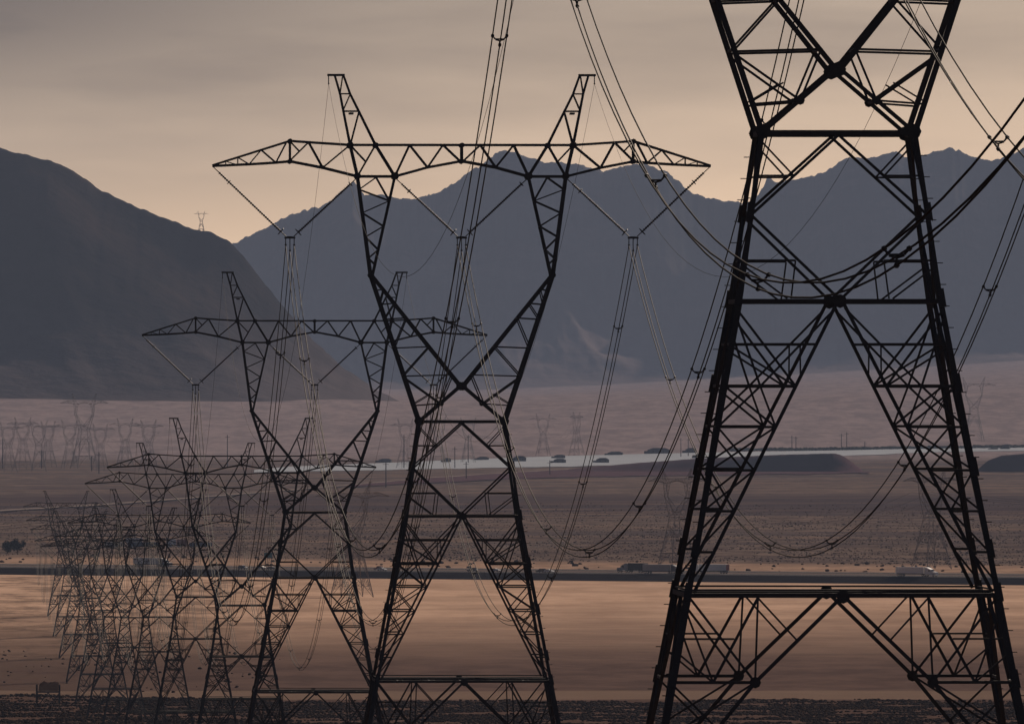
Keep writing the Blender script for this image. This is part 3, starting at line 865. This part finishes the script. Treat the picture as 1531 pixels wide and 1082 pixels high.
for s in range(13):
    for side, (_, _, cx_) in VS.items():
        a = attach(s, cx_, 367); b_ = attach(s + 1, cx_, 367)
        if s == 0 and side == 'right': continue        # passes wholly outside the frame
        r = empty("conductor_bundle", a)
        tag(r, "%s three-wire bundle sagging %s" % (side, SPAN_L[s]), "power line", "conductor bundles of the main power line")
        rad = .027 if s < 6 else .03
        for off in BUN:
            pts = [p - a for p in cat(a, b_, SAG[s], 48, off)]
            link("wire", tube(pts, rad), r)
        if s < 9:
            L = (b_ - a).length; k = 0
            ph = {'left': 30, 'centre': 44, 'right': 22}[side]
            q = ph
            while q < L - 12:
                t = q / L
                p0 = cat(a, b_, SAG[s], 1)[0]
                p = a.lerp(b_, t) + Vector((0, 0, -4 * SAG[s] * t * (1 - t)))
                tn = (b_ - a) / L + Vector((0, 0, -4 * SAG[s] * (1 - 2 * t) / L))
                ux = Vector((tn.x, tn.y, 0)).normalized().cross(Vector((0, 0, 1))); tn.normalize(); uz = ux.cross(tn)
                m = Matrix.Identity(4)
                for c in range(3): m[c][0] = ux[c]; m[c][1] = tn[c]; m[c][2] = uz[c]; m[c][3] = (p - a)[c]
                link("spacer", SPACER, r, m)
                q += 56
    if s:
        for nm, x in (("left", -199), ("right", 199)):
            a = attach(s, x, 125); b_ = attach(s + 1, x, 125)
            o = link("earth_wire", tube([p - a for p in cat(a, b_, SAG[s] * .83, 40)], .011 if s < 4 else .013)); o.location = a
            tag(o, "thin %s earth wire %s" % (nm, SPAN_L[s]), "power line", "earth wires of the main power line")
# wires leaving the last tower towards the left
for side, (_, _, cx_) in VS.items():
    a = attach(13, cx_, 367); b_ = a + Vector((-420, 300, 4))
    o = link("conductor", tube([p - a for p in cat(a, b_, 12, 24)], .04)); o.location = a
    tag(o, "faint %s wire from the last tower of the row to the left edge" % side, "power line")

# ------------------------------------------------------------------ other power lines in the plain
def plain_d(py): return 89.0 * FPX / (py - 560.0)
FAR = []
def far_tower(px, py_foot, rz, label, group, d=None, fat=1.2, z=None, kit=LONG, scale=1.0):
    d = d or plain_d(py_foot)
    x = (px - 765.5) / FPX * d
    zz = z if z is not None else float(ground_z(x, d))
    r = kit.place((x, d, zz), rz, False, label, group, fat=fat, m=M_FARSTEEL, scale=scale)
    return Vector((x, d, zz)), rz, scale
G2 = "lattice towers of the second power line across the highway"
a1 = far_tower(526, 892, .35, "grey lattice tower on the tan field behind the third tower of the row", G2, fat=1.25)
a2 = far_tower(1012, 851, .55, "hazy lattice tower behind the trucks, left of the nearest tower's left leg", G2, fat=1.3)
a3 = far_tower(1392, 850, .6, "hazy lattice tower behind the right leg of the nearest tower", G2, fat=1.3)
G3 = "faint lattice towers in the haze at the foot of the mountains"
specs = [(12, 705), (34, 702), (58, 704), (72, 698), (104, 700), (126, 700), (150, 704), (187, 700), (222, 703), (606, 700), (655, 694), (700, 692), (812, 684), (862, 684), (1456, 678)]
hl = ["at the very left edge of the picture", "second from the left edge", "third from the left edge", "fourth from the left edge", "left of the tallest of the left-hand cluster",
      "tallest and highest of the left-hand cluster", "just right of the tallest of the left-hand cluster", "with its crossarm left of the fourth tower's peak",
      "rightmost of the left-hand cluster", "beside the waist of the big centre tower on its left", "seen between the legs of the big centre tower, left one",
      "seen between the legs of the big centre tower, right one", "right of the big centre tower, seen square on", "right of the big centre tower, seen nearly edge on", "beyond the right leg of the nearest tower"]
far_pts = []
for (px, py), l in zip(specs, hl):
    sc = {126: 1.45, 1456: 1.5}.get(px, 1.0) * random.uniform(.95, 1.08)
    rz = random.uniform(-.5, .5) if px != 862 else 1.1
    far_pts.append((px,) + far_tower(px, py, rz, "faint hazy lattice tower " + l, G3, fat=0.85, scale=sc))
# tower on the saddle of the left mountain and two on its flank
for px, py, d, l in ((301, 346, 19985, "tiny lattice tower standing on the ridge against the sky"),):
    x = (px - 765.5) / FPX * d
    r = LONG.place((x, d, CZ + (560 - py) / FPX * d - 1), .1, False, l, "tiny lattice towers on the left mountain", fat=1.9, m=M_FARSTEEL, scale=.62)

def tower_pt(tp, x, y):
    p, rz, sc = tp
    return p + (Matrix.Rotation(rz, 3, 'Z') @ Vector((x * K, 0, (630 - y) * K + WH_L))) * sc
def span(tp1, tp2, sag, r, label, group, ends=None):
    for nm, cx_ in (("left", -257), ("centre", 0), ("right", 257)):
        a = tower_pt(tp1, cx_, 367); b_ = tower_pt(tp2, cx_, 367) if tp2 else a + ends
        o = link("conductor", tube([p - a for p in cat(a, b_, sag, 28)], r, 4)); o.location = a
        tag(o, "%s wire of the %s" % (nm, label), "power line", group)
GW = "distant sagging wires of other power lines"
span(a2, a3, 14, .035, "line between the two hazy towers behind the highway", GW)
span(a1, a2, 20, .03, "line from behind the third tower towards the trucks", GW)
span(a3, None, 12, .035, "line leaving the frame behind the nearest tower's right leg", GW, ends=Vector((330, -60, 4)))
for i, j in ((0, 2), (2, 4), (4, 6), (6, 8), (5, 8), (1, 4), (9, 10), (10, 12), (12, 13)):
    A = far_pts[i][1:], far_pts[j][1:]
    nm_ = {0: "leftmost", 2: "second", 4: "third", 6: "fourth", 5: "highest", 1: "lowest", 9: "middle", 10: "middle right", 12: "rightmost"}[i]
    span(A[0], A[1], 18, .04, "%s faint line among the hazy towers %s" % (nm_, "at left" if i < 9 else "beyond the centre tower"), GW)

# timber poles
POL = [(604, 650, 700, "just left of the centre tower's waist, tall"), (680, 668, 700, "under the crossing of the centre tower, left"), (700, 650, 692, "under the crossing of the centre tower, right"),
       (137, 682, 704, "left one of the pair in the left haze cluster"), (148, 676, 708, "right one of the pair in the left haze cluster"), (340, 650, 698, "between the fourth tower's two peaks"),
       (1018, 655, 683, "left one of the pair left of the nearest tower"), (1029, 655, 682, "right one of the pair left of the nearest tower"), (1184, 651, 672, "left one of the first pair over the long embankment"),
       (1190, 652, 672, "right one of the first pair over the long embankment"), (1258, 648, 671, "left one of the second pair, at the embankment's right end"), (1266, 646, 671, "right one of the second pair, at the embankment's right end"),
       (1293, 660, 672, "short and alone right of the embankment's end"), (577, 690, 728, "short and dark below the lake bed, left of the centre tower"), (697, 690, 716, "short, below the lake bed inside the centre tower"),
       (822, 688, 710, "short, below the lake bed right of the centre tower"), (62, 672, 700, "beside the second hazy tower from the left"), (4, 655, 700, "at the very left edge"), (1445, 640, 670, "behind the nearest tower's right leg")]
pm = {}
for px, yt, yb, pl in POL:
    d = ground_d(px, yb); x = (px - 765.5) / FPX * d; h = (yb - yt) / FPX * d
    r = empty("utility_pole", (x, d, float(ground_z(x, d))))
    tag(r, "thin timber pole " + pl, "utility pole", "timber poles across the far plain")
    b = MB(); b.cyl((0, 0, -1), (0, 0, h), .45, 6, r2=.35); link("pole", b.mesh("pole", M_WOOD), r)
    b = MB(); b.box((-2.4, -.15, h - 2.2), (2.4, .15, h - 1.9)); link("crossbar", b.mesh("crossbar", M_WOOD), r)

# ------------------------------------------------------------------ houses / sheds by the lake bed
def shed(px, py, w, h, label, d=None):
    d = d or ground_d(px, py); x = (px - 765.5) / FPX * d; s = d / FPX
    W_, H_ = w * s, h * s; D_ = 8.0
    r = empty("desert_shed", (x, d, float(ground_z(x, d)) + 0.5), random.uniform(-.2, .2))
    tag(r, label, "shed", "dark sheds on the pale lake bed")
    b = MB(); b.box((-W_ / 2, -D_ / 2, -1), (W_ / 2, D_ / 2, H_ * .6)); link("wall", b.mesh("wall", M_SHED), r)
    b = MB(); e = W_ / 2 + .5
    b.add([(-e, -D_ / 2 - .5, H_ * .6), (e, -D_ / 2 - .5, H_ * .6), (e, D_ / 2 + .5, H_ * .6), (-e, D_ / 2 + .5, H_ * .6), (-W_ * .25, 0, H_), (W_ * .28, 0, H_)],
          [(0, 1, 5, 4), (1, 2, 5), (2, 3, 4, 5), (3, 0, 4), (3, 2, 1, 0)])
    link("roof", b.mesh("roof", M_ROOF), r)
    b = MB(); b.box((-W_ / 2 - 3.5, -2.5, -1), (-W_ / 2, 2.5, H_ * .42)); link("lean_to", b.mesh("lean_to", M_SHED), r)
    for k in (-.25, .2):
        b = MB(); b.box((W_ * k - .7, -D_ / 2 - .06, H_ * .2), (W_ * k + .7, -D_ / 2 + .02, H_ * .45)); link("window", b.mesh("window", M_GLASS), r)
SH = [(576, 691, 18, 5, "dark shed near the left end of the lake bed"), (669, 691, 9, 6, "small dark shed behind the big centre tower's wires"), (722, 688, 16, 5, "dark shed between the big centre tower's legs"),
      (777, 690, 18, 8, "larger dark shed just right of the big centre tower"), (837, 685, 15, 5, "dark shed at the back of the lake bed, right of the centre tower"),
      (837, 692, 17, 6, "dark shed below another one, right of the centre tower"), (901, 692, 18, 7, "dark shed alone in the middle of the lake bed"), (920, 680.5, 22, 5, "long low shed on the far shore of the lake bed"),
      (985, 678, 34, 8, "biggest dark building on the far shore, left of the nearest tower"), (1033, 677, 16, 7, "dark building beside the biggest one on the far shore"), (1046, 685, 12, 6, "dark shed against the nearest tower's left leg"),
      (1505, 671.5, 9, 7, "dark box-like shed at the far right"), (1487, 672, 10, 3, "low shed left of the box-like one at the far right")]
for a in SH: shed(*a)
# low dark tree line along the far shore at right
def blob_field(name, pts, sizes, m, label, kind="stuff", cat="shrubs", squash=.6):
    t = (1 + 5 ** .5) / 2
    ico = np.array([(-1, t, 0), (1, t, 0), (-1, -t, 0), (1, -t, 0), (0, -1, t), (0, 1, t), (0, -1, -t), (0, 1, -t), (t, 0, -1), (t, 0, 1), (-t, 0, -1), (-t, 0, 1)], float)
    ico /= np.linalg.norm(ico[0])
    f = np.array([(0,11,5),(0,5,1),(0,1,7),(0,7,10),(0,10,11),(1,5,9),(5,11,4),(11,10,2),(10,7,6),(7,1,8),(3,9,4),(3,4,2),(3,2,6),(3,6,8),(3,8,9),(4,9,5),(2,4,11),(6,2,10),(8,6,7),(9,8,1)])
    n = len(pts)
    J = 1 + .45 * (rng.random((n, 12, 1)) - .5) * 2
    V = ico[None] * J * sizes[:, None, None]; V[..., 2] *= squash
    a = rng.random(n) * 6.28; c, s = np.cos(a)[:, None], np.sin(a)[:, None]
    x = V[..., 0] * c - V[..., 1] * s; y = V[..., 0] * s + V[..., 1] * c
    V[..., 0] = x; V[..., 1] = y
    V[..., 2] += sizes[:, None] * squash * .55
    V = V + pts[:, None, :]
    F = f[None] + (np.arange(n) * 12)[:, None, None]
    o = link(name, np_mesh(name, V.reshape(-1, 3), F.reshape(-1, 3), m)); tag(o, label, cat, kind=kind); return o
n = 1500
px = rng.uniform(1090, 1600, n); _e = np.linspace(1090, 1600, 12); _d = [ground_d(e, interp(e, [1090, 1600], [674, 667.5])) for e in _e]
d = np.interp(px, _e, _d) + rng.uniform(-60, 60, n)
x = (px - 765.5) / FPX * d
blob_field("tree_line", np.stack([x, d, ground_z(x, d)], -1), rng.uniform(1.2, 3.0, n), M_LEAF, "low dark line of trees along the far shore at right", cat="trees")

# ------------------------------------------------------------------ scrub
def scrub(n, dr, hw, szr, m, name, label, cond=None, clump=0.5):
    d = rng.uniform(dr[0], dr[1], n); x = rng.uniform(-hw, hw, n)
    keep = fbm(x / 14, d / 22, 3) > clump * .93
    if cond is not None: keep &= cond(x, d)
    d, x = d[keep], x[keep]
    s = rng.uniform(*szr, len(d)) * rng.uniform(.6, 1.3, len(d))
    blob_field(name, np.stack([x, d, ground_z(x, d)], -1), s, m, label)
edge = lambda x, d: d < 3800 + 60 * (fbm(x / 40, x * 0 + 4, 3) - .5) + np.clip((-x - 70) / 70, 0, 1) * 110
scrub(110000, (3080, 3960), 200, (.2, .5), M_SCRUB, "near_scrub", "dark scrub bushes covering the near slope along the bottom edge", edge, .5)
sc_d = lambda x, d: (d + .744 * x > 6960) & (rng.random(len(d)) > (d - 6800) / 3600)
scrub(80000, (6500, 10500), 440, (.25, .5), M_SCRUB2, "sage_scrub", "sagebrush dotted over the plain beyond the highway", sc_d, .5)
vg = lambda x, d: (d + .744 * x > 6620) & (d + .744 * x < 7050)
scrub(1500, (6300, 7300), 420, (.5, 1.2), M_SCRUB, "verge_scrub", "scattered bushes on the sandy verge behind the highway", vg, .55)
scrub(900, (3900, 4700), 220, (.25, .6), M_SCRUB, "field_weeds", "sparse dark weeds on the near left of the tan field", lambda x, d: x < -70, .52)

# two round trees at the left edge
def tree(px, py, h, label, seed):
    r_ = random.Random(seed)
    d = 89 * FPX / (py - 560); x = (px - 765.5) / FPX * d
    r = empty("desert_tree", (x, d, float(ground_z(x, d))))
    tag(r, label, "tree", "small trees beyond the highway at the left edge")
    b = MB(); b.cyl((0, 0, -.5), (0.1, 0, h * .45), .35, 7, r2=.2)
    for k in range(5):
        a = k * 1.26; b.cyl((0.1, 0, h * .3), (math.cos(a) * h * .25, math.sin(a) * h * .25, h * .62), .14, 5, r2=.06)
    link("trunk", b.mesh("trunk", M_BARK), r)
    b = MB()
    cl = [(r_.gauss(0, h * .22), r_.gauss(0, h * .2), h * .58 + r_.gauss(0, h * .15), r_.uniform(.8, 1.5)) for _ in range(26)]
    for cx_, cy_, cz_, cr in cl:
        for _ in range(70):
            v = Vector((r_.gauss(0, 1), r_.gauss(0, 1), r_.gauss(0, 1))).normalized() * cr * r_.uniform(.6, 1.05)
            p = Vector((cx_, cy_, cz_)) + v; e = Vector((r_.uniform(-1, 1), r_.uniform(-1, 1), r_.uniform(-1, 1))).normalized() * .32
            g = e.cross(v).normalized() * .25
            b.add([p - e, p + g, p + e, p - g], [(0, 1, 2, 3)])
    link("crown", b.mesh("crown", M_LEAF), r)
tree(11, 827, 7.0, "dark rounded tree at the very left edge beyond the highway", 1)
tree(26, 825, 6.3, "dark rounded tree just right of the one at the left edge", 2)

# ------------------------------------------------------------------ vehicles on the highway
def wheel_mesh(r, w):
    b = MB(); b.cyl((0, -w / 2, 0), (0, w / 2, 0), r, 14); return b.mesh("wheel", M_RUBBER)
def rim_mesh(r, w):
    b = MB(); b.cyl((0, -w / 2 - .02, 0), (0, w / 2 + .02, 0), r * .55, 10); return b.mesh("rim", M_CHROME)
WH_BIG, RIM_BIG, WH_SM, RIM_SM = wheel_mesh(.52, .3), rim_mesh(.52, .3), wheel_mesh(.34, .22), rim_mesh(.34, .22)
def wheels(root, xs, yw, big=True):
    for x in xs:
        for y in (-yw, yw):
            w = link("wheel", WH_BIG if big else WH_SM, root, Matrix.Translation((x, y, .52 if big else .34)))
            link("rim", RIM_BIG if big else RIM_SM, w)
def semi(s, n, away, label, box_m, cab_m, door_m=None, dark_top=False, cab=True, ln=14.5, refr=False):
    """away=False heads along +RU (right)"""
    p = rp(s, n, RZ); a = math.atan2(RU.y, RU.x) + (math.pi if away else 0)
    r = empty("semi_truck", p, a)
    tag(r, label, "truck", "trucks on the highway")
    b = MB(); b.box((-ln / 2 - 2, -1.28, 1.25), (ln / 2 - 2, 1.28, 4.05))
    for k in range(11):
        xx = -ln / 2 - 1.6 + k * (ln - .8) / 10
        b.box((xx - .04, -1.31, 1.3), (xx + .04, -1.283, 4.0)); b.box((xx - .04, 1.283, 1.3), (xx + .04, 1.31, 4.0))
    tr = link("trailer", b.mesh("trailer", box_m), r)
    b = MB(); b.box((-ln / 2 - 2.06, -1.2, 1.3), (-ln / 2 - 2.01, 1.2, 3.98)); link("rear_door", b.mesh("rear_door", door_m or box_m), tr)
    b = MB(); b.box((-ln / 2 - 1.9, -.5, .85), (ln / 2 - 1, .5, 1.24)); b.box((-ln / 2 - 2, -1.1, .5), (-ln / 2 - 1.9, 1.1, .65)); link("chassis", b.mesh("chassis", M_BLACKP), r)
    wheels(r, (-ln / 2 - .6, -ln / 2 + .75), 1.08)
    x0 = ln / 2 - 1.6
    b = MB()
    b.extr([(x0, .6), (x0 + 5.6, .6), (x0 + 5.7, 1.9), (x0 + 3.6, 2.15), (x0 + 3.2, 3.0), (x0 + 2.6, 3.25), (x0 + 1.2, 3.85), (x0 + .3, 3.95), (x0, 3.9)], -1.12, 1.12)
    cb = link("cab", b.mesh("cab", cab_m), r)
    b = MB(); b.add([(x0 + 3.63, -.98, 2.2), (x0 + 3.63, .98, 2.2), (x0 + 3.25, .98, 2.98), (x0 + 3.25, -.98, 2.98)], [(0, 1, 2, 3)]); link("windscreen", b.mesh("windscreen", M_GLASS), cb)
    for sy in (-1, 1):
        b = MB(); b.box((x0 + 1.9, sy * 1.13 - .01, 2.15), (x0 + 2.95, sy * 1.13 + .01, 2.85)); link("side_window", b.mesh("side_window", M_GLASS), cb)
        b = MB(); b.cyl((x0 + 5.66, sy * .85, 1.1), (x0 + 5.78, sy * .85, 1.1), .16, 8); link("headlight", b.mesh("headlight", M_CHROME), cb)
        b = MB(); b.cyl((x0 + .9, sy * 1.0, .85), (x0 + 2.6, sy * 1.0, .85), .32, 10); link("fuel_tank", b.mesh("fuel_tank", M_CHROME), cb)
        b = MB(); b.box((x0 + 3.3, sy * 1.3 - .08, 2.2), (x0 + 3.4, sy * 1.3 + .08, 2.8)); link("mirror", b.mesh("mirror", M_BLACKP), cb)
    b = MB(); b.cyl((x0 + .1, -1.2, 1), (x0 + .1, -1.2, 4.1), .08, 7); link("exhaust_stack", b.mesh("exhaust_stack", M_CHROME), cb)
    b = MB(); b.box((x0 + 5.6, -1.15, .45), (x0 + 5.85, 1.15, .8)); link("bumper", b.mesh("bumper", M_CHROME), cb)
    wheels(r, (x0 + 4.6, x0 + .3, x0 - .95), 1.05)
    return r
def s_at(px, n):       # road parameter s whose point (s, n) projects to photograph column px
    lo, hi = -1500., 1500.
    for _ in range(50):
        m = (lo + hi) / 2; p = rp(m, n)
        if 765.5 + p.x * FPX / p.y < px: lo = m
        else: hi = m
    return lo
semi(s_at(989, 12), 12, False, "grey-sided box truck with dark cab heading right, close behind the dark flatbed truck", M_GREYP, M_BLACKP)
semi(s_at(948, 40), 40, True, "dark box truck with pale cab heading left, ahead of the grey one", M_BLACKP, M_GREYP, ln=9)
semi(s_at(1062, 30), 30, True, "white trailer with dull red rear doors behind the nearest tower's left leg", M_WHITE, M_WHITE, M_REDP)
semi(s_at(1368, 10), 10, False, "white box truck alone on the highway between the nearest tower's legs", M_WHITE, M_WHITE)
semi(s_at(226, 60), 60, False, "white-topped truck on the highway behind the crowded left towers", M_WHITE, M_GREYP)

def car(s, n, away, label, m, suv=False):
    r = empty("car", rp(s, n, RZ), math.atan2(RU.y, RU.x) + (math.pi if away else 0))
    tag(r, label, "car", "cars on the highway")
    H = 1.75 if suv else 1.42
    b = MB(); b.extr([(-2.2, .35), (2.25, .35), (2.3, .7), (1.9, .88), (1.1, .95), (-2.1, 1.0), (-2.3, .8)], -.9, .9); bo = link("body", b.mesh("body", m), r)
    b = MB(); t = 2.0 if suv else 1.4
    b.extr([(1.1, .96), (.3, H), (-t + .3, H), (-t - .1, .98)], -.78, .78); link("roof", b.mesh("roof", m), r)
    b = MB(); b.add([(1.12, -.7, 1.0), (1.12, .7, 1.0), (.38, .7, H - .06), (.38, -.7, H - .06)], [(0, 1, 2, 3)]); link("windscreen", b.mesh("windscreen", M_GLASS), r)
    for sy in (-1, 1):
        b = MB(); b.extr([(.85, 1.03), (.25, H - .1), (-t + .3, H - .1), (-t + .05, 1.03)], sy * .79 - .01, sy * .79 + .01); link("side_window", b.mesh("side_window", M_GLASS), r)
        b = MB(); b.box((2.26, sy * .65 - .15, .6), (2.33, sy * .65 + .15, .74)); link("headlight", b.mesh("headlight", M_CHROME), bo)
    wheels(r, (-1.4, 1.45), .8, False)
for px, n, away, l, m, suv in ((571, 14, False, "white car left of the big centre tower, rear one of a close pair", M_WHITE, False), (566, 34, True, "dark red car just behind a white one, left of the centre tower", M_REDP, True),
                               (706, 18, True, "black car seen through the left leg gap of the centre tower", M_BLACKP, True), (741, 22, False, "silver car seen inside the centre tower's right leg", M_GREYP, False),
                               (809, 12, True, "dark car just right of the centre tower", M_BLACKP, True), (821, 10, False, "white car touching a dark one, right of the centre tower", M_WHITE, False),
                               (363, 20, False, "dark blue car on the highway between the third and fourth towers", M_BLUEP, True), (390, 25, True, "pale grey car beside the third tower's left leg", M_GREYP, False),
                               (407, 16, False, "small black car just left of the third tower's left leg", M_BLACKP, False)):
    car(s_at(px, n), n, away, l, m, suv)

# parked trailers / containers beyond the highway at left
def container(px, py, w_px, h_px, m, label):
    d = plain_d(py); x = (px - 765.5) / FPX * d; s = d / FPX
    r = empty("trailer", (x, d, float(ground_z(x, d))), .1); tag(r, label, "trailer", "trailers parked beyond the highway at left")
    w, h = w_px * s, h_px * s
    b = MB(); b.box((-w / 2, -1.3, .9), (w / 2, 1.3, .9 + h))
    k = -w / 2 + .3
    while k < w / 2: b.box((k, -1.34, 1.0), (k + .12, -1.303, .8 + h)); k += .6
    link("box", b.mesh("box", m), r)
    b = MB(); b.box((-w / 2 + .2, -.5, .55), (w / 2 - .2, .5, .89)); link("chassis", b.mesh("chassis", M_BLACKP), r)
    wheels(r, (-w / 2 + 1, -w / 2 + 2.3), 1.05)
for a in ((256, 818, 14, 9, M_WHITE, "white trailer parked in the left plain beside a dull red one"), (272, 818, 16, 9, M_REDP, "dull red trailer parked beside a white one in the left plain"),
          (200, 813, 26, 6, M_WHITE, "long white trailer roof behind the sixth tower"), (214, 819, 46, 6, M_BLUEP, "long dark blue trailer behind the crowded towers"), (300, 819, 34, 5, M_BLUEP, "low dark blue trailer right of the red one"),
          (171, 819, 30, 6, M_GREYP, "grey trailer at the left end of the parked row")): container(*a)
# teal highway sign
s0 = s_at(393, 100); r = empty("road_sign", rp(s0, 104, RZ - .1), math.atan2(RU.y, RU.x)); tag(r, "teal highway direction sign on two posts left of the third tower's leg", "road sign")
b = MB(); b.box((-2.3, -.05, 4.0), (2.3, .05, 6.2)); link("panel", b.mesh("panel", M_TEALP), r)
for k in (-1.6, 1.6):
    b = MB(); b.box((k - .1, .06, -.5), (k + .1, .2, 6.0)); link("post", b.mesh("post", M_STEEL), r)

# steel frame with a rusty sheet at the lower left
d = 3720; c = W(72, 1060, d)
r = empty("steel_frame", (c.x, d, c.z), .1); tag(r, "small dark braced steel frame topped by a rusty tan sheet, at lower left", "frame")
for sx in (-1, 1):
    b = MB(); b.box((sx * 2.9 - .22, -.2, -2), (sx * 2.9 + .22, .2, 6.4)); link("post", b.mesh("post", M_STEEL), r)
    b = MB(); b.angle((sx * 2.9, 0, .6), (0, 0, 4.3), .22); link("brace", b.mesh("brace", M_STEEL), r)
    b = MB(); b.angle((sx * 2.9, 0, 4.3), (0, 0, .6), .18); link("brace", b.mesh("brace", M_STEEL), r)
b = MB(); b.box((-2.9, -.15, 4.3), (2.9, .15, 4.7)); link("crossbar", b.mesh("crossbar", M_STEEL), r)
b = MB(); b.add([(-2.5, .3, 4.75), (2.6, .3, 4.75), (2.7, .3, 6.9), (1.6, .3, 7.2), (.4, .3, 6.6), (-1.1, .3, 7.3), (-2.2, .3, 6.5), (-2.5, .38, 4.75), (2.6, .38, 4.75), (2.7, .38, 6.9), (1.6, .38, 7.2), (.4, .38, 6.6), (-1.1, .38, 7.3), (-2.2, .38, 6.5)],
              [(0, 1, 2, 3, 4, 5, 6), (13, 12, 11, 10, 9, 8, 7)] + [(i, (i + 1) % 7, 7 + (i + 1) % 7, 7 + i) for i in range(7)])
link("sheet", b.mesh("sheet", M_TAN), r)

# ------------------------------------------------------------------ haze
hz = bpy.data.materials.new("haze"); hz.use_nodes = True
hn = hz.node_tree.nodes; hn.clear()
ho = hn.new("ShaderNodeOutputMaterial"); hv = hn.new("ShaderNodeVolumePrincipled")
hv.inputs["Color"].default_value = (0.27, 0.345, 0.515, 1)
hv.inputs["Density"].default_value = 1.95e-5
hv.inputs["Anisotropy"].default_value = 0.0
hz.node_tree.links.new(hv.outputs[0], ho.inputs["Volume"])
b = MB(); b.box((-15500, -900, -6), (15500, 43500, 780))
o = link("haze", b.mesh("haze", hz)); tag(o, kind="stuff"); o["label"] = "thin bluish haze filling the valley"; o["category"] = "haze"
